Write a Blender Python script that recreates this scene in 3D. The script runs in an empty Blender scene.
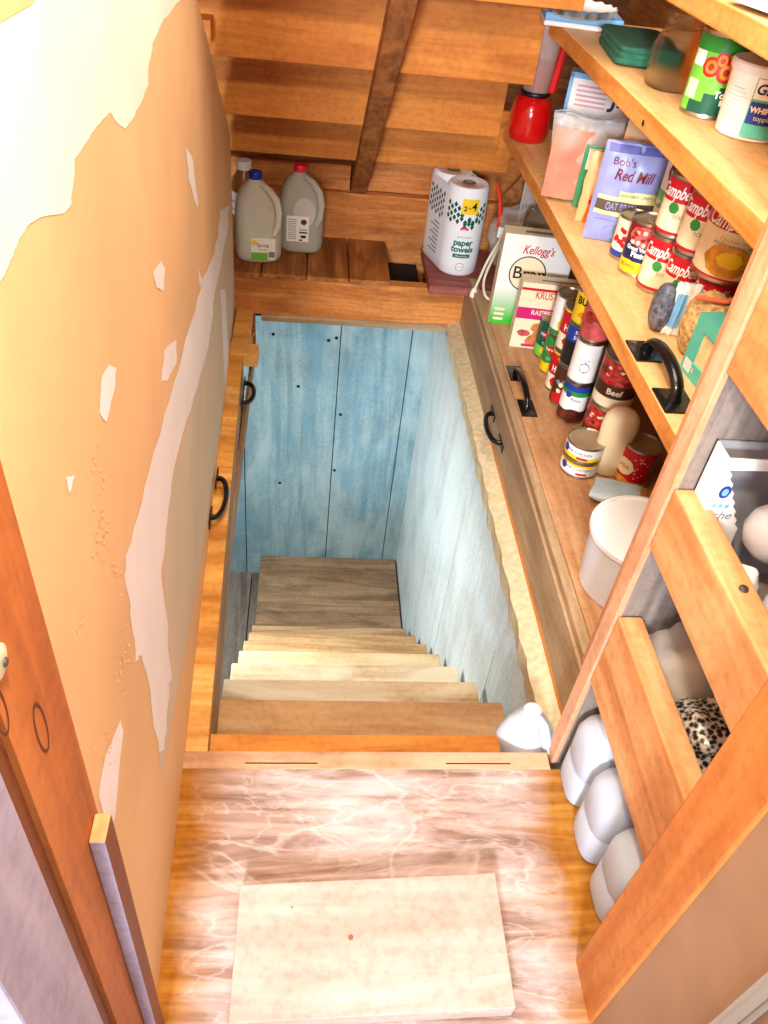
import bpy, math, random
from mathutils import Vector, Matrix, noise
random.seed(7)
S = 1.25/1.5                      # everything is laid out with the eye at 1.5 and scaled to metres at the end
scene = bpy.context.scene
COL = scene.collection

# ------------------------------------------------------------------ camera
def camera_axes():
    f = 800.0
    dn = Vector((265-384, -(1417-512), -f)).normalized()
    fw = Vector((324-384, -(-203-512), -f)); fw = (fw - fw.dot(dn)*dn).normalized()
    up = -dn; rt = fw.cross(up)
    return Matrix((rt, fw, up))
CAMR = camera_axes(); EYE = Vector((0, 0, 1.5))
def G(px, py, z):                 # where the sight line through a picture point meets the height z
    d = CAMR @ Vector((px-384, 512-py, -800)); t = (z-EYE.z)/d.z
    return EYE + d*t
def WL(px, py):                   # ... meets the left wall
    d = CAMR @ Vector((px-384, 512-py, -800)); k = .0286
    t = (-.2+k*.4)/(d.x+k*d.y); return EYE + d*t
def stand(px, py, z, r=0):
    p = G(px, py, z); d = Vector((p.x, p.y, 0)).normalized(); p = p + d*r; return Vector((p.x, p.y, z))
def face(p, off=0):               # rotation so that local -Y looks towards the doorway
    return math.atan2(-p.x, p.y) + off

# ------------------------------------------------------------------ materials
def nt(name):
    m = bpy.data.materials.new(name); m.use_nodes = True
    t = m.node_tree; b = t.nodes['Principled BSDF']; return m, t, b
def N(t, k, **kw):
    n = t.nodes.new(k)
    for a, v in kw.items():
        if a in n.inputs.keys() if isinstance(a, str) else False: n.inputs[a].default_value = v
        else: setattr(n, a, v)
    return n
def ramp(t, stops):
    r = t.nodes.new('ShaderNodeValToRGB'); e = r.color_ramp.elements
    while len(e) > 1: e.remove(e[-1])
    e[0].position = stops[0][0]; e[0].color = (*stops[0][1], 1)
    for p, c in stops[1:]:
        x = e.new(p); x.color = (*c, 1)
    return r
def lin(c): return tuple(((v/255)/12.92 if v/255 <= .04045 else ((v/255+.055)/1.055)**2.4) for v in c)
_mc = {}
def M(name, rgb, rough=.5, metal=0, vary=.0, vs=12, bump=0, alpha=1, trans=0, coat=0, spec=.5, ior=1.45):
    if name in _mc: return _mc[name]
    m, t, b = nt(name); c = lin(rgb)
    b.inputs['Base Color'].default_value = (*c, 1); b.inputs['Roughness'].default_value = rough
    b.inputs['Metallic'].default_value = metal; b.inputs['Alpha'].default_value = alpha
    b.inputs['Transmission Weight'].default_value = trans; b.inputs['Coat Weight'].default_value = coat
    b.inputs['Specular IOR Level'].default_value = spec; b.inputs['IOR'].default_value = ior
    tc = t.nodes.new('ShaderNodeTexCoord'); no = N(t, 'ShaderNodeTexNoise'); no.inputs['Scale'].default_value = vs
    no.inputs['Detail'].default_value = 5
    t.links.new(tc.outputs['Object'], no.inputs['Vector'])
    if vary:
        r = ramp(t, [(.3, tuple(v*(1-vary) for v in c)), (.7, tuple(min(1, v*(1+vary*.6)) for v in c))])
        t.links.new(no.outputs['Fac'], r.inputs['Fac']); t.links.new(r.outputs['Color'], b.inputs['Base Color'])
    if bump:
        bp = t.nodes.new('ShaderNodeBump'); bp.inputs['Strength'].default_value = bump; bp.inputs['Distance'].default_value = .01
        t.links.new(no.outputs['Fac'], bp.inputs['Height']); t.links.new(bp.outputs['Normal'], b.inputs['Normal'])
    _mc[name] = m; return m
def wood(name, dark, mid, light, axis='X', rough=.6, grain=1.0, knots=.5, worn=None, worn_amt=.5, stain=None, stain_amt=.4, seed=0, cross=9, bump=.25, veins=None, centre=None):
    if name in _mc: return _mc[name]
    dark = tuple(d_*.66+m_*.34 for d_, m_ in zip(dark, mid)); light = tuple(d_*.75+m_*.25 for d_, m_ in zip(light, mid))
    m, t, b = nt(name); L = t.links.new
    tc = t.nodes.new('ShaderNodeTexCoord'); mp = t.nodes.new('ShaderNodeMapping')
    sc = [cross, cross, cross]; sc['XYZ'.index(axis)] = cross*.09; mp.inputs['Scale'].default_value = sc
    mp.inputs['Location'].default_value = (seed*3.1, seed*1.7, seed*2.3)
    L(tc.outputs['Object'], mp.inputs['Vector'])
    n1 = t.nodes.new('ShaderNodeTexNoise'); n1.inputs['Scale'].default_value = .8*grain; n1.inputs['Detail'].default_value = 7
    n1.inputs['Distortion'].default_value = 1.3; n1.inputs['Roughness'].default_value = .6
    L(mp.outputs['Vector'], n1.inputs['Vector'])
    mu = t.nodes.new('ShaderNodeMath'); mu.operation = 'MULTIPLY'; mu.inputs[1].default_value = 9
    L(n1.outputs['Fac'], mu.inputs[0])
    fr = t.nodes.new('ShaderNodeMath'); fr.operation = 'PINGPONG'; fr.inputs[1].default_value = 1
    L(mu.outputs[0], fr.inputs[0])
    n2 = t.nodes.new('ShaderNodeTexNoise'); n2.inputs['Scale'].default_value = 7; n2.inputs['Detail'].default_value = 5
    L(mp.outputs['Vector'], n2.inputs['Vector'])
    ad = t.nodes.new('ShaderNodeMix'); ad.inputs['Factor'].default_value = .62
    L(fr.outputs[0], ad.inputs['A']); L(n2.outputs['Fac'], ad.inputs['B'])
    r = ramp(t, [(.22, lin(dark)), (.48, lin(mid)), (.72, lin(light))]); L(ad.outputs['Result'], r.inputs['Fac'])
    col = r.outputs['Color']
    def mix(fac, colr, cur):
        x = t.nodes.new('ShaderNodeMix'); x.data_type = 'RGBA'; L(fac, x.inputs['Factor']); L(cur, x.inputs['A'])
        x.inputs['B'].default_value = (*lin(colr), 1); return x.outputs['Result']
    if knots:
        vo = t.nodes.new('ShaderNodeTexVoronoi'); vo.inputs['Scale'].default_value = 3.2
        mp2 = t.nodes.new('ShaderNodeMapping'); s2 = [1, 1, 1]; s2['XYZ'.index(axis)] = .65; mp2.inputs['Scale'].default_value = s2
        mp2.inputs['Location'].default_value = (seed, seed*.7, seed*.4)
        L(tc.outputs['Object'], mp2.inputs['Vector']); L(mp2.outputs['Vector'], vo.inputs['Vector'])
        kr = ramp(t, [(.035, (knots,)*3), (.06, (knots*.35,)*3), (.075, (0, 0, 0))]); L(vo.outputs['Distance'], kr.inputs['Fac'])
        col = mix(kr.outputs['Color'], tuple(int(v*.45) for v in dark), col)
    def patch(colr, amt, scale, lo, hi, ax):
        n3 = t.nodes.new('ShaderNodeTexNoise'); n3.inputs['Scale'].default_value = scale; n3.inputs['Detail'].default_value = 8
        n3.inputs['Roughness'].default_value = .65; n3.inputs['Distortion'].default_value = .6
        m3 = t.nodes.new('ShaderNodeMapping'); s3 = [1, 1, 1]; s3['XYZ'.index(ax)] = .35; m3.inputs['Scale'].default_value = s3
        m3.inputs['Location'].default_value = (seed*.9+4, seed, 3)
        L(tc.outputs['Object'], m3.inputs['Vector']); L(m3.outputs['Vector'], n3.inputs['Vector'])
        rr = ramp(t, [(lo, (0, 0, 0)), (hi, (amt,)*3)]); L(n3.outputs['Fac'], rr.inputs['Fac']); return rr.outputs['Color']
    ns = t.nodes.new('ShaderNodeTexNoise'); ns.inputs['Scale'].default_value = 75; ns.inputs['Detail'].default_value = 4; L(tc.outputs['Object'], ns.inputs['Vector'])
    rs = ramp(t, [(.3, (.84, .82, .8)), (.55, (1, 1, 1)), (.8, (1.0, 1.0, 1.0))]); L(ns.outputs['Fac'], rs.inputs['Fac'])
    nl = t.nodes.new('ShaderNodeTexNoise'); nl.inputs['Scale'].default_value = 6; nl.inputs['Detail'].default_value = 4; L(tc.outputs['Object'], nl.inputs['Vector'])
    rl = ramp(t, [(.35, (.86, .83, .8)), (.6, (1, 1, 1))]); L(nl.outputs['Fac'], rl.inputs['Fac'])
    for q_ in (rs, rl):
        x = t.nodes.new('ShaderNodeMix'); x.data_type = 'RGBA'; x.blend_type = 'MULTIPLY'; x.inputs['Factor'].default_value = 1; L(col, x.inputs['A']); L(q_.outputs['Color'], x.inputs['B']); col = x.outputs['Result']
    cm = None
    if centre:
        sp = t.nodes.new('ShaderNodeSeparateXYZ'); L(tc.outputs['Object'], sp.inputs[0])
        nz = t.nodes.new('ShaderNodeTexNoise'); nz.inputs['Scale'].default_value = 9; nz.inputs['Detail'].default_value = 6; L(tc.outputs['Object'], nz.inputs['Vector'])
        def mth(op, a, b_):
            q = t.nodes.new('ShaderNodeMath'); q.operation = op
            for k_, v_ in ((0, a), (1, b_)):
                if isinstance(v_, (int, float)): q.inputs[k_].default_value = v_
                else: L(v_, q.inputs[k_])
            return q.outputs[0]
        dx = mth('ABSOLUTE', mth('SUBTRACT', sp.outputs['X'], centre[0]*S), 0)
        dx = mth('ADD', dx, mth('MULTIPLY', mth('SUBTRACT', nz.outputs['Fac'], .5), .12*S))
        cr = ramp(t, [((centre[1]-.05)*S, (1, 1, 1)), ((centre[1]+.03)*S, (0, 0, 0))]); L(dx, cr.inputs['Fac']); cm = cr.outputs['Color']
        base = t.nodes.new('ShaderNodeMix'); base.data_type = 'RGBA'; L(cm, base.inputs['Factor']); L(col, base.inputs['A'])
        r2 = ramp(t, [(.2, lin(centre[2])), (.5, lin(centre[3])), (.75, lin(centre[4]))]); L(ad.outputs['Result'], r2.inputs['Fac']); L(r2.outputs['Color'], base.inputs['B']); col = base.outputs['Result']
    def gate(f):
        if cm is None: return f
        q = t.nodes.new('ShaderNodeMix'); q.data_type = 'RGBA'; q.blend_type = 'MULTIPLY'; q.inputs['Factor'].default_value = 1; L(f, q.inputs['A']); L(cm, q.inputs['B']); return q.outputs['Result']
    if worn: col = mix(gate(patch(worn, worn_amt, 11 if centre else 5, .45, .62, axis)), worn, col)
    if veins:
        for (sc_, amt_) in ((6, .26), (13, .2)):
            nv = t.nodes.new('ShaderNodeTexNoise'); nv.inputs['Scale'].default_value = sc_; nv.inputs['Detail'].default_value = 6; nv.inputs['Distortion'].default_value = .8
            mv = t.nodes.new('ShaderNodeMapping'); mv.inputs['Scale'].default_value = (.45, 1.3, 1); L(tc.outputs['Object'], mv.inputs['Vector']); L(mv.outputs['Vector'], nv.inputs['Vector'])
            rv = ramp(t, [(.484, (0, 0, 0)), (.497, (amt_,)*3), (.503, (amt_,)*3), (.52, (0, 0, 0))]); L(nv.outputs['Fac'], rv.inputs['Fac']); col = mix(gate(rv.outputs['Color']), veins, col)
    if stain: col = mix(patch(stain, stain_amt, 9, .5, .7, axis), stain, col)
    L(col, b.inputs['Base Color']); b.inputs['Roughness'].default_value = rough; b.inputs['Specular IOR Level'].default_value = .12 if centre else .35
    bp = t.nodes.new('ShaderNodeBump'); bp.inputs['Strength'].default_value = bump; bp.inputs['Distance'].default_value = .003
    L(ad.outputs['Result'], bp.inputs['Height']); L(bp.outputs['Normal'], b.inputs['Normal'])
    _mc[name] = m; return m

# ------------------------------------------------------------------ mesh building
class MB:
    def __init__(s): s.v = []; s.f = []; s.m = []
    def add(s, vs, fs, mi=0, T=None):
        n = len(s.v)
        s.v += [tuple(T @ Vector(v)) if T else tuple(v) for v in vs]
        s.f += [tuple(n+i for i in f) for f in fs]; s.m += [mi]*len(fs); return s
    def box(s, x0, x1, y0, y1, z0, z1, mi=0, T=None):
        v = [(x, y, z) for z in (z0, z1) for y in (y0, y1) for x in (x0, x1)]
        return s.add(v, [(0, 2, 3, 1), (4, 5, 7, 6), (0, 1, 5, 4), (2, 6, 7, 3), (0, 4, 6, 2), (1, 3, 7, 5)], mi, T)
    def hexa(s, b, t, mi=0):      # bottom quad, top quad (both counter clockwise from above)
        return s.add(list(b)+list(t), [(3, 2, 1, 0), (4, 5, 6, 7), (0, 1, 5, 4), (1, 2, 6, 5), (2, 3, 7, 6), (3, 0, 4, 7)], mi)
    def loft(s, rings, mi=0, cap0=True, cap1=True, T=None, closed=True):
        k = len(rings[0]); vs = [p for r in rings for p in r]; fs = []
        for i in range(len(rings)-1):
            for j in range(k if closed else k-1):
                a = i*k+j; b_ = i*k+(j+1) % k; fs.append((a, b_, b_+k, a+k))
        if cap0: fs.append(tuple(reversed(range(k))))
        if cap1: fs.append(tuple((len(rings)-1)*k+j for j in range(k)))
        return s.add(vs, fs, mi, T)
    def lathe(s, prof, seg=28, mi=0, c=(0, 0), cap0=True, cap1=True, T=None, a0=0, a1=None):
        if a1 is None:
            rings = [[(c[0]+r*math.cos(2*math.pi*j/seg), c[1]+r*math.sin(2*math.pi*j/seg), z) for j in range(seg)] for r, z in prof]
            return s.loft(rings, mi, cap0, cap1, T)
        rings = [[(c[0]+r*math.sin(a0+(a1-a0)*j/seg), c[1]-r*math.cos(a0+(a1-a0)*j/seg), z) for j in range(seg+1)] for r, z in prof]
        return s.loft(rings, mi, False, False, T, closed=False)
    def tube(s, path, r, seg=8, mi=0, T=None, flat=1.0, side=None):
        pts = [Vector(p) for p in path]; rings = []
        ref = Vector(side) if side else Vector((0, 0, 1))
        for i, p in enumerate(pts):
            d = (pts[min(i+1, len(pts)-1)]-pts[max(i-1, 0)]).normalized()
            u = d.cross(ref)
            if u.length < .05: u = d.cross(Vector((1, 0, 0)))
            u.normalize(); w = u.cross(d).normalized(); rr = r[i] if isinstance(r, (list, tuple)) else r
            rings.append([tuple(p+u*rr*math.cos(2*math.pi*j/seg)+w*rr*flat*math.sin(2*math.pi*j/seg)) for j in range(seg)])
        return s.loft(rings, mi, T=T)
    def poly(s, pts, mi=0, T=None): return s.add(pts, [tuple(range(len(pts)))], mi, T)
    def prism(s, pts, off, mi=0):
        off = Vector(off); k = len(pts); v = [tuple(p) for p in pts]+[tuple(Vector(p)+off) for p in pts]
        return s.add(v, [tuple(range(k)), tuple(reversed(range(k, 2*k)))]+[(i, i+k, (i+1) % k+k, (i+1) % k) for i in range(k)], mi)
    def build(s, name, mats, parent=None, loc=(0, 0, 0), rz=0, bevel=0, smooth=None, rot=None, fix=True):
        me = bpy.data.meshes.new(name); me.from_pydata(s.v, [], s.f)
        if not isinstance(mats, (list, tuple)): mats = [mats]
        for m in mats: me.materials.append(m)
        for p, i in zip(me.polygons, s.m): p.material_index = i
        if fix:
            import bmesh
            bm = bmesh.new(); bm.from_mesh(me); bmesh.ops.recalc_face_normals(bm, faces=bm.faces); bm.to_mesh(me); bm.free()
        if smooth:
            me.polygons.foreach_set('use_smooth', [True]*len(me.polygons)); me.set_sharp_from_angle(angle=math.radians(smooth))
        o = bpy.data.objects.new(name, me); COL.objects.link(o); o.location = loc
        o.rotation_euler = rot if rot else (0, 0, rz)
        if parent: o.parent = parent
        if bevel:
            bv = o.modifiers.new('bevel', 'BEVEL'); bv.width = bevel*S; bv.segments = 2; bv.limit_method = 'ANGLE'
        return o
def tag(o, label=None, cat=None, group=None, kind=None):
    if label: o['label'] = label
    if cat: o['category'] = cat
    if group: o['group'] = group
    if kind: o['kind'] = kind
    return o
def thing(name, loc, rz, label, cat, group=None):
    o = bpy.data.objects.new(name, None); COL.objects.link(o); o.location = loc
    o.rotation_euler = (0, 0, rz) if not isinstance(rz, tuple) else rz
    o.empty_display_size = .05; return tag(o, label, cat, group)
def wobble(me_obj, amt, sc, seed=0):
    for v in me_obj.data.vertices:
        p = v.co*sc+Vector((seed, seed*2, 0)); v.co += Vector(noise.noise_vector(p))*amt
_tx = {}
def text_mesh(body, size, shear=0, bold=0, depth=0, width=None, align='CENTER'):
    key = (body, size, shear, bold, width, align)
    if key in _tx: return _tx[key]
    c = bpy.data.curves.new('lettering', 'FONT'); c.body = body; c.size = size; c.shear = shear; c.offset = bold
    c.align_x = align; c.align_y = 'CENTER'; c.resolution_u = 3
    o = bpy.data.objects.new('lettering', c); COL.objects.link(o); bpy.context.view_layer.update()
    me = bpy.data.meshes.new_from_object(o.evaluated_get(bpy.context.evaluated_depsgraph_get()))
    vs = [Vector(v.co) for v in me.vertices]; fs = [tuple(p.vertices) for p in me.polygons]
    bpy.data.objects.remove(o); bpy.data.curves.remove(c)
    if width and vs:
        x0 = min(v.x for v in vs); x1 = max(v.x for v in vs); k = width/(x1-x0)
        for v in vs: v.x *= k
    _tx[key] = (vs, fs); return vs, fs
def put_text(mb, body, size, T, mi=0, **kw):      # flat lettering: T carries the x-right y-up text plane to the face
    vs, fs = text_mesh(body, size, **kw); mb.add(vs, fs, mi, T)
def FR(x, y, z):                                   # text plane on a face that looks along local -Y
    return Matrix.Translation((x, y, z)) @ Matrix.Rotation(math.pi/2, 4, 'X')
def LF(x, y, z):                                   # ... that looks along local -X
    return Matrix.Translation((x, y, z)) @ Matrix.Rotation(-math.pi/2, 4, 'Z') @ Matrix.Rotation(math.pi/2, 4, 'X')
def wrap(mb, pts, fs, r, z, a, mi=0, eps=.0006):   # bends a flat shape round a cylinder, a = angle from the front
    v2 = []
    for p in pts:
        t = a+p[0]/r; v2.append(((r+eps)*math.sin(t), -(r+eps)*math.cos(t), z+p[1]))
    mb.add(v2, fs, mi)
def wrap_text(mb, body, size, r, z, a=0, mi=0, eps=.0012, **kw):
    vs, fs = text_mesh(body, size, **kw); wrap(mb, vs, fs, r, z, a, mi, eps)
def wrap_ell(mb, w, h, r, z, a=0, mi=0, eps=.0008, n=20, wob=0):
    pts = [(w/2*math.cos(2*math.pi*i/n)*(1+wob*random.uniform(-1, 1)), h/2*math.sin(2*math.pi*i/n)*(1+wob*random.uniform(-1, 1))) for i in range(n)]
    # strips so that the disc bends
    rows = 7; V = []; F = []
    for i in range(rows+1):
        u = -1+2*i/rows; hh = math.sqrt(max(0, 1-u*u))*h/2*(1+wob*random.uniform(-1, 1))
        V += [(u*w/2, -hh), (u*w/2, hh)]
        if i: k = 2*i; F.append((k-2, k, k+1, k-1))
    wrap(mb, V, F, r, z, a, mi, eps)
def wrap_rect(mb, w, h, r, z, a=0, mi=0, eps=.0007):
    k = 6; V = []; F = []
    for i in range(k+1):
        x = -w/2+w*i/k; V += [(x, -h/2), (x, h/2)]
        if i: j = 2*i; F.append((j-2, j, j+1, j-1))
    wrap(mb, V, F, r, z, a, mi, eps)

# ------------------------------------------------------------------ palette
W_ORANGE = dict(dark=(150, 78, 22), mid=(214, 130, 52), light=(240, 168, 88))
w_beam = wood('beam pine', (170, 96, 38), (204, 126, 58), (226, 154, 86), 'X', stain=(110, 55, 20), stain_amt=.6, seed=2, cross=14)
w_riser = wood('riser pine', (188, 106, 32), (206, 124, 44), (220, 142, 58), 'X', seed=5, knots=.3, cross=14)
w_deck = wood('deck plank', (120, 68, 26), (168, 102, 44), (206, 138, 68), 'Y', stain=(80, 42, 16), stain_amt=.7, seed=8)
w_string = wood('stringer pine', (110, 62, 28), (160, 98, 50), (196, 130, 70), 'Y', seed=11, stain=(90, 50, 24), stain_amt=.5)
w_shelf = wood('shelf pine', (206, 148, 86), (226, 176, 114), (238, 196, 138), 'Y', rough=.5, seed=1, knots=.35, worn=(236, 190, 136), worn_amt=.35, cross=7, bump=.15)
w_shelfedge = wood('shelf edge', (190, 116, 44), (218, 146, 70), (234, 170, 98), 'Y', seed=4, knots=0)
w_low = wood('low shelf board', (160, 106, 64), (190, 138, 92), (212, 166, 120), 'Y', seed=3, knots=.5, worn=(196, 164, 130), worn_amt=.5, cross=8)
w_curbr = wood('curb board', (140, 106, 72), (176, 142, 104), (200, 170, 132), 'Y', seed=6, knots=.3, worn=(160, 140, 112), worn_amt=.4)
w_ply = wood('plywood edge', (176, 106, 34), (222, 156, 70), (240, 190, 114), 'X', seed=9, knots=0, stain=(120, 62, 16), stain_amt=.5, cross=5)
w_plyside = wood('plywood side', (120, 84, 48), (160, 120, 76), (184, 146, 98), 'Y', seed=10, knots=.2)
w_land = wood('landing plywood', (130, 76, 20), (172, 110, 38), (196, 140, 66), 'X', rough=.95, seed=12, knots=.4, worn=(204, 190, 186), worn_amt=.8, stain=(120, 84, 56), stain_amt=.4, cross=11, veins=(240, 228, 220), centre=(.175, .335, (124, 96, 82), (164, 134, 118), (194, 168, 154)))  # pale centre is wear plus the doorway daylight patch painted into the colour
w_nose = wood('landing nosing', (150, 96, 60), (188, 136, 94), (212, 164, 122), 'X', seed=13, worn=(224, 190, 160), worn_amt=.5)
w_plank = wood('loose plank', (186, 156, 138), (204, 178, 164), (218, 198, 186), 'X', seed=14, knots=.25, cross=6, bump=.15)
w_stud = wood('stud fir', (168, 90, 36), (196, 114, 50), (212, 134, 68), 'Z', seed=15, knots=.6, cross=6, bump=.12)
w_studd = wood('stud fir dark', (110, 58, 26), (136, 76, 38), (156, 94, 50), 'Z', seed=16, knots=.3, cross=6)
w_rail = wood('rail pine', (190, 116, 62), (222, 154, 96), (234, 180, 126), 'Y', seed=17, knots=.3, cross=7, bump=.15)
w_part = wood('partition edge', (206, 140, 100), (222, 164, 124), (234, 182, 146), 'Z', seed=18, knots=.2)
w_grey = wood('weathered panel', (112, 98, 90), (136, 124, 116), (158, 146, 138), 'Z', seed=19, knots=.2, cross=12)
w_tread = [wood('tread %d' % i, *c, 'X', seed=20+i, knots=.8, cross=7, **k) for i, (c, k) in enumerate([
    (((150, 84, 22), (200, 124, 40), (222, 150, 62)), {}),
    (((150, 100, 56), (186, 138, 86), (206, 160, 108)), dict(worn=(214, 190, 150), worn_amt=.4)),
    (((150, 112, 76), (196, 164, 122), (218, 192, 152)), dict(worn=(226, 214, 186), worn_amt=.7)),
    (((150, 126, 96), (196, 172, 136), (220, 202, 168)), dict(worn=(226, 218, 192), worn_amt=.7)),
    (((140, 112, 76), (190, 162, 120), (214, 192, 152)), dict(worn=(220, 206, 170), worn_amt=.5)),
    (((130, 98, 62), (178, 146, 102), (204, 176, 132)), {}),
    (((130, 98, 62), (176, 142, 100), (200, 170, 128)), {}),
    (((120, 92, 60), (168, 136, 98), (190, 162, 122)), {}),
])]
w_pitland = wood('lower landing plywood', (100, 76, 54), (148, 120, 92), (170, 144, 112), 'X', seed=31, knots=0, stain=(52, 38, 30), stain_amt=.6, cross=9)
w_pitfloor = wood('basement floor planks', (84, 78, 72), (120, 114, 106), (144, 138, 128), 'Y', seed=32, knots=.7, stain=(60, 54, 48), stain_amt=.5)
w_red = wood('red board', (120, 60, 54), (152, 82, 74), (174, 104, 94), 'X', seed=33, knots=0)
w_dark = wood('dark back boards', (84, 46, 20), (124, 74, 36), (150, 94, 50), 'X', seed=34, knots=.3)
w_lav = wood('painted jamb and daylit face', (160, 148, 168), (178, 168, 188), (194, 184, 202), 'Z', seed=35, knots=0, cross=4, bump=.1)
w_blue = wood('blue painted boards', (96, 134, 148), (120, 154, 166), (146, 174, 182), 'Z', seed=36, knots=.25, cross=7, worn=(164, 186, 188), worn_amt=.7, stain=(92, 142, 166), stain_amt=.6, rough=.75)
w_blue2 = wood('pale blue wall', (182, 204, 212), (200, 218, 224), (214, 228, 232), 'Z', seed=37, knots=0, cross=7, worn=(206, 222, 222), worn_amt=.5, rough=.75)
m_tan = M('tan drywall paper', (232, 188, 134), .75, vary=.12, vs=3.5, bump=.08)
m_beige = M('beige drywall', (214, 198, 168), .75, vary=.06, vs=5, bump=.05)
m_mud = M('joint compound', (246, 236, 216), .8, vary=.07, vs=7, bump=.15)
m_mud2 = M('joint compound cool', (242, 236, 232), .8, vary=.06, vs=9, bump=.2)
m_conc = M('rough concrete ledge', (206, 190, 152), .95, vary=.18, vs=70, bump=.35)
m_brown = M('brown painted wall', (158, 120, 88), .6, vary=.15, vs=8, bump=.1)
m_black = M('black void', (14, 11, 9), .9)
m_iron = M('black iron', (14, 13, 14), .3, metal=.3, coat=.4, bump=.1, vs=60)
m_steel = M('tin steel', (190, 186, 176), .28, metal=1)
m_lid = M('tin lid', (186, 170, 134), .4, metal=.6)
m_nail = M('nail steel', (120, 110, 100), .4, metal=.9)
m_white = M('white', (240, 238, 232), .5)
m_paper = M('white paper', (236, 236, 236), .7, vary=.03, vs=30, bump=.2)
m_cream = M('cream', (240, 226, 190), .5)
m_red = M('red print', (196, 20, 34), .4); m_dkred = M('dark red print', (120, 24, 26), .4)
m_green = M('green print', (40, 140, 54), .4); m_lime = M('lime print', (112, 196, 66), .4); m_dkgreen = M('dark green print', (10, 82, 62), .4)
m_blue = M('blue print', (32, 60, 150), .4); m_navy = M('navy print', (20, 28, 78), .4); m_ltblue = M('light blue print', (120, 180, 222), .5)
m_yellow = M('yellow print', (246, 206, 30), .4); m_orange = M('orange print', (238, 130, 40), .45)
m_brownp = M('brown print', (78, 40, 28), .4); m_blackp = M('black print', (16, 16, 18), .4)
m_pink = M('magenta print', (206, 30, 112), .4); m_teal = M('teal print', (92, 196, 180), .45)
m_soup = M('soup picture', (226, 160, 48), .4, vary=.4, vs=60); m_chili = M('chili picture', (186, 58, 48), .4, vary=.7, vs=50)
m_beans = M('beans picture', (96, 40, 30), .4, vary=.7, vs=60); m_blackbean = M('black beans picture', (36, 26, 30), .4, vary=.9, vs=60)
m_meat = M('meat picture', (214, 90, 88), .4, vary=.5, vs=30); m_bars = M('baked bars picture', (206, 128, 72), .5, vary=.6, vs=40)
m_grey = M('grey print', (130, 130, 130), .5)
m_jug = M('milky jug plastic', (232, 230, 216), .32, trans=.25, ior=1.15, spec=.4)
m_jugclear = M('clear jug plastic', (232, 230, 214), .15, trans=.5, ior=1.12)
m_water = M('cloudy water', (200, 188, 166), .2, trans=.5, ior=1.2)
m_milk = M('white milk jug', (214, 224, 238), .35, trans=.2, ior=1.2)
m_glass = M('clear glass', (252, 252, 246), .01, alpha=.55, spec=1, trans=1, ior=1.2)
m_bag = M('clear bag film', (236, 232, 226), .18, alpha=.32, bump=.6, vs=25)
m_bag2 = M('cloudy bag film', (236, 230, 224), .2, alpha=.34, bump=.6, vs=25)
m_lav = M('lavender pouch', (146, 154, 206), .35, vary=.06, vs=6, bump=.2)
m_towel = M('green felt cloth', (40, 100, 78), .95, vary=.25, vs=80, bump=.5)
m_redpl = M('red glossy plastic', (190, 12, 16), .15, coat=.6)

# ------------------------------------------------------------------ the setting
def struct(name, mb, mats, **kw): return tag(mb.build(name, mats, **kw), kind='structure')
def wx(y): return -.2-.0286*(y-.4)

# left drywall, cut along the stair slope, with its joint compound in the same mesh
mb = MB()
prof = [(.44, -.01), (2.85, -.01), (2.85, .63), (1.96, 1.16), (1.2, 1.66), (1.2, 2.3), (.44, 2.3)]
mb.prism([(wx(y), y, z) for y, z in prof], (-.03, 0, 0), 0)
def wall_patch(pix, mi, lift, jag=0, sub=3):
    pts = []
    n = len(pix)
    for i in range(n):
        a = Vector(pix[i]); b_ = Vector(pix[(i+1) % n])
        for k in range(sub):
            q = a.lerp(b_, k/sub)
            if k and jag: q += Vector((random.uniform(-jag, jag), random.uniform(-jag, jag)))
            p = WL(q.x, q.y); pts.append((p.x+lift, p.y, p.z))
    k = len(pts); mb.add(pts, [tuple(range(k))], mi)
wall_patch([(-40, -45), (192, -45), (188, -5), (173, 8), (160, 26), (152, 44), (149, 62), (148, 85), (140, 105), (135, 115), (125, 129), (118, 124), (110, 112), (102, 120), (95, 129),
            (85, 143), (74, 159), (73, 180), (71, 203), (64, 213), (45, 216), (30, 223), (22, 234), (14, 250), (8, 266), (0, 281), (-40, 330)], 1, .0004, 1.2)
wall_patch([(-20, -10), (15, -25), (40, -12), (30, 5), (0, 22), (-20, 30)], 0, .0007, 1)
# lower sheet, a different paper
wall_patch([(230, 215), (234, 280), (236, 345), (222, 425), (205, 530), (190, 620), (177, 690), (166, 755), (162, 775), (158, 757), (171, 672), (163, 570), (171, 484), (191, 409), (208, 347), (217, 281), (226, 234)], 2, .0003)
wall_patch([(230, 205), (220, 211), (218, 237), (210, 262), (201, 288), (190, 325), (178, 370), (164, 415), (149, 470), (138, 515), (125, 556), (124, 575), (130, 605), (132, 631), (135, 662), (141, 655), (147, 677), (152, 714), (159, 752),
            (164, 749), (166, 720), (169, 690), (171, 672), (164, 600), (161, 569), (168, 510), (171, 484), (181, 440), (191, 409), (200, 375), (208, 347), (213, 315), (217, 281), (227, 234)], 3, .0006, 1.4)
wall_patch([(220, 290), (225, 289), (230, 402), (226, 406), (223, 350)], 3, .0006, .4)
for q in ([(186, 146), (193, 162), (198, 203), (197, 208), (188, 179)], [(161, 261), (165, 271), (163, 291), (156, 288), (153, 271)], [(197, 267), (203, 281), (200, 288)],
          [(109, 364), (116, 368), (114, 390), (106, 422), (99, 412), (101, 378)], [(164, 350), (176, 340), (176, 364), (167, 381), (161, 381)], [(65, 477), (74, 475), (69, 494)],
          [(120, 720), (123, 731), (115, 815), (110, 840), (98, 795), (105, 755)]):
    wall_patch(q, 3, .0006, .8)
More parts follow.
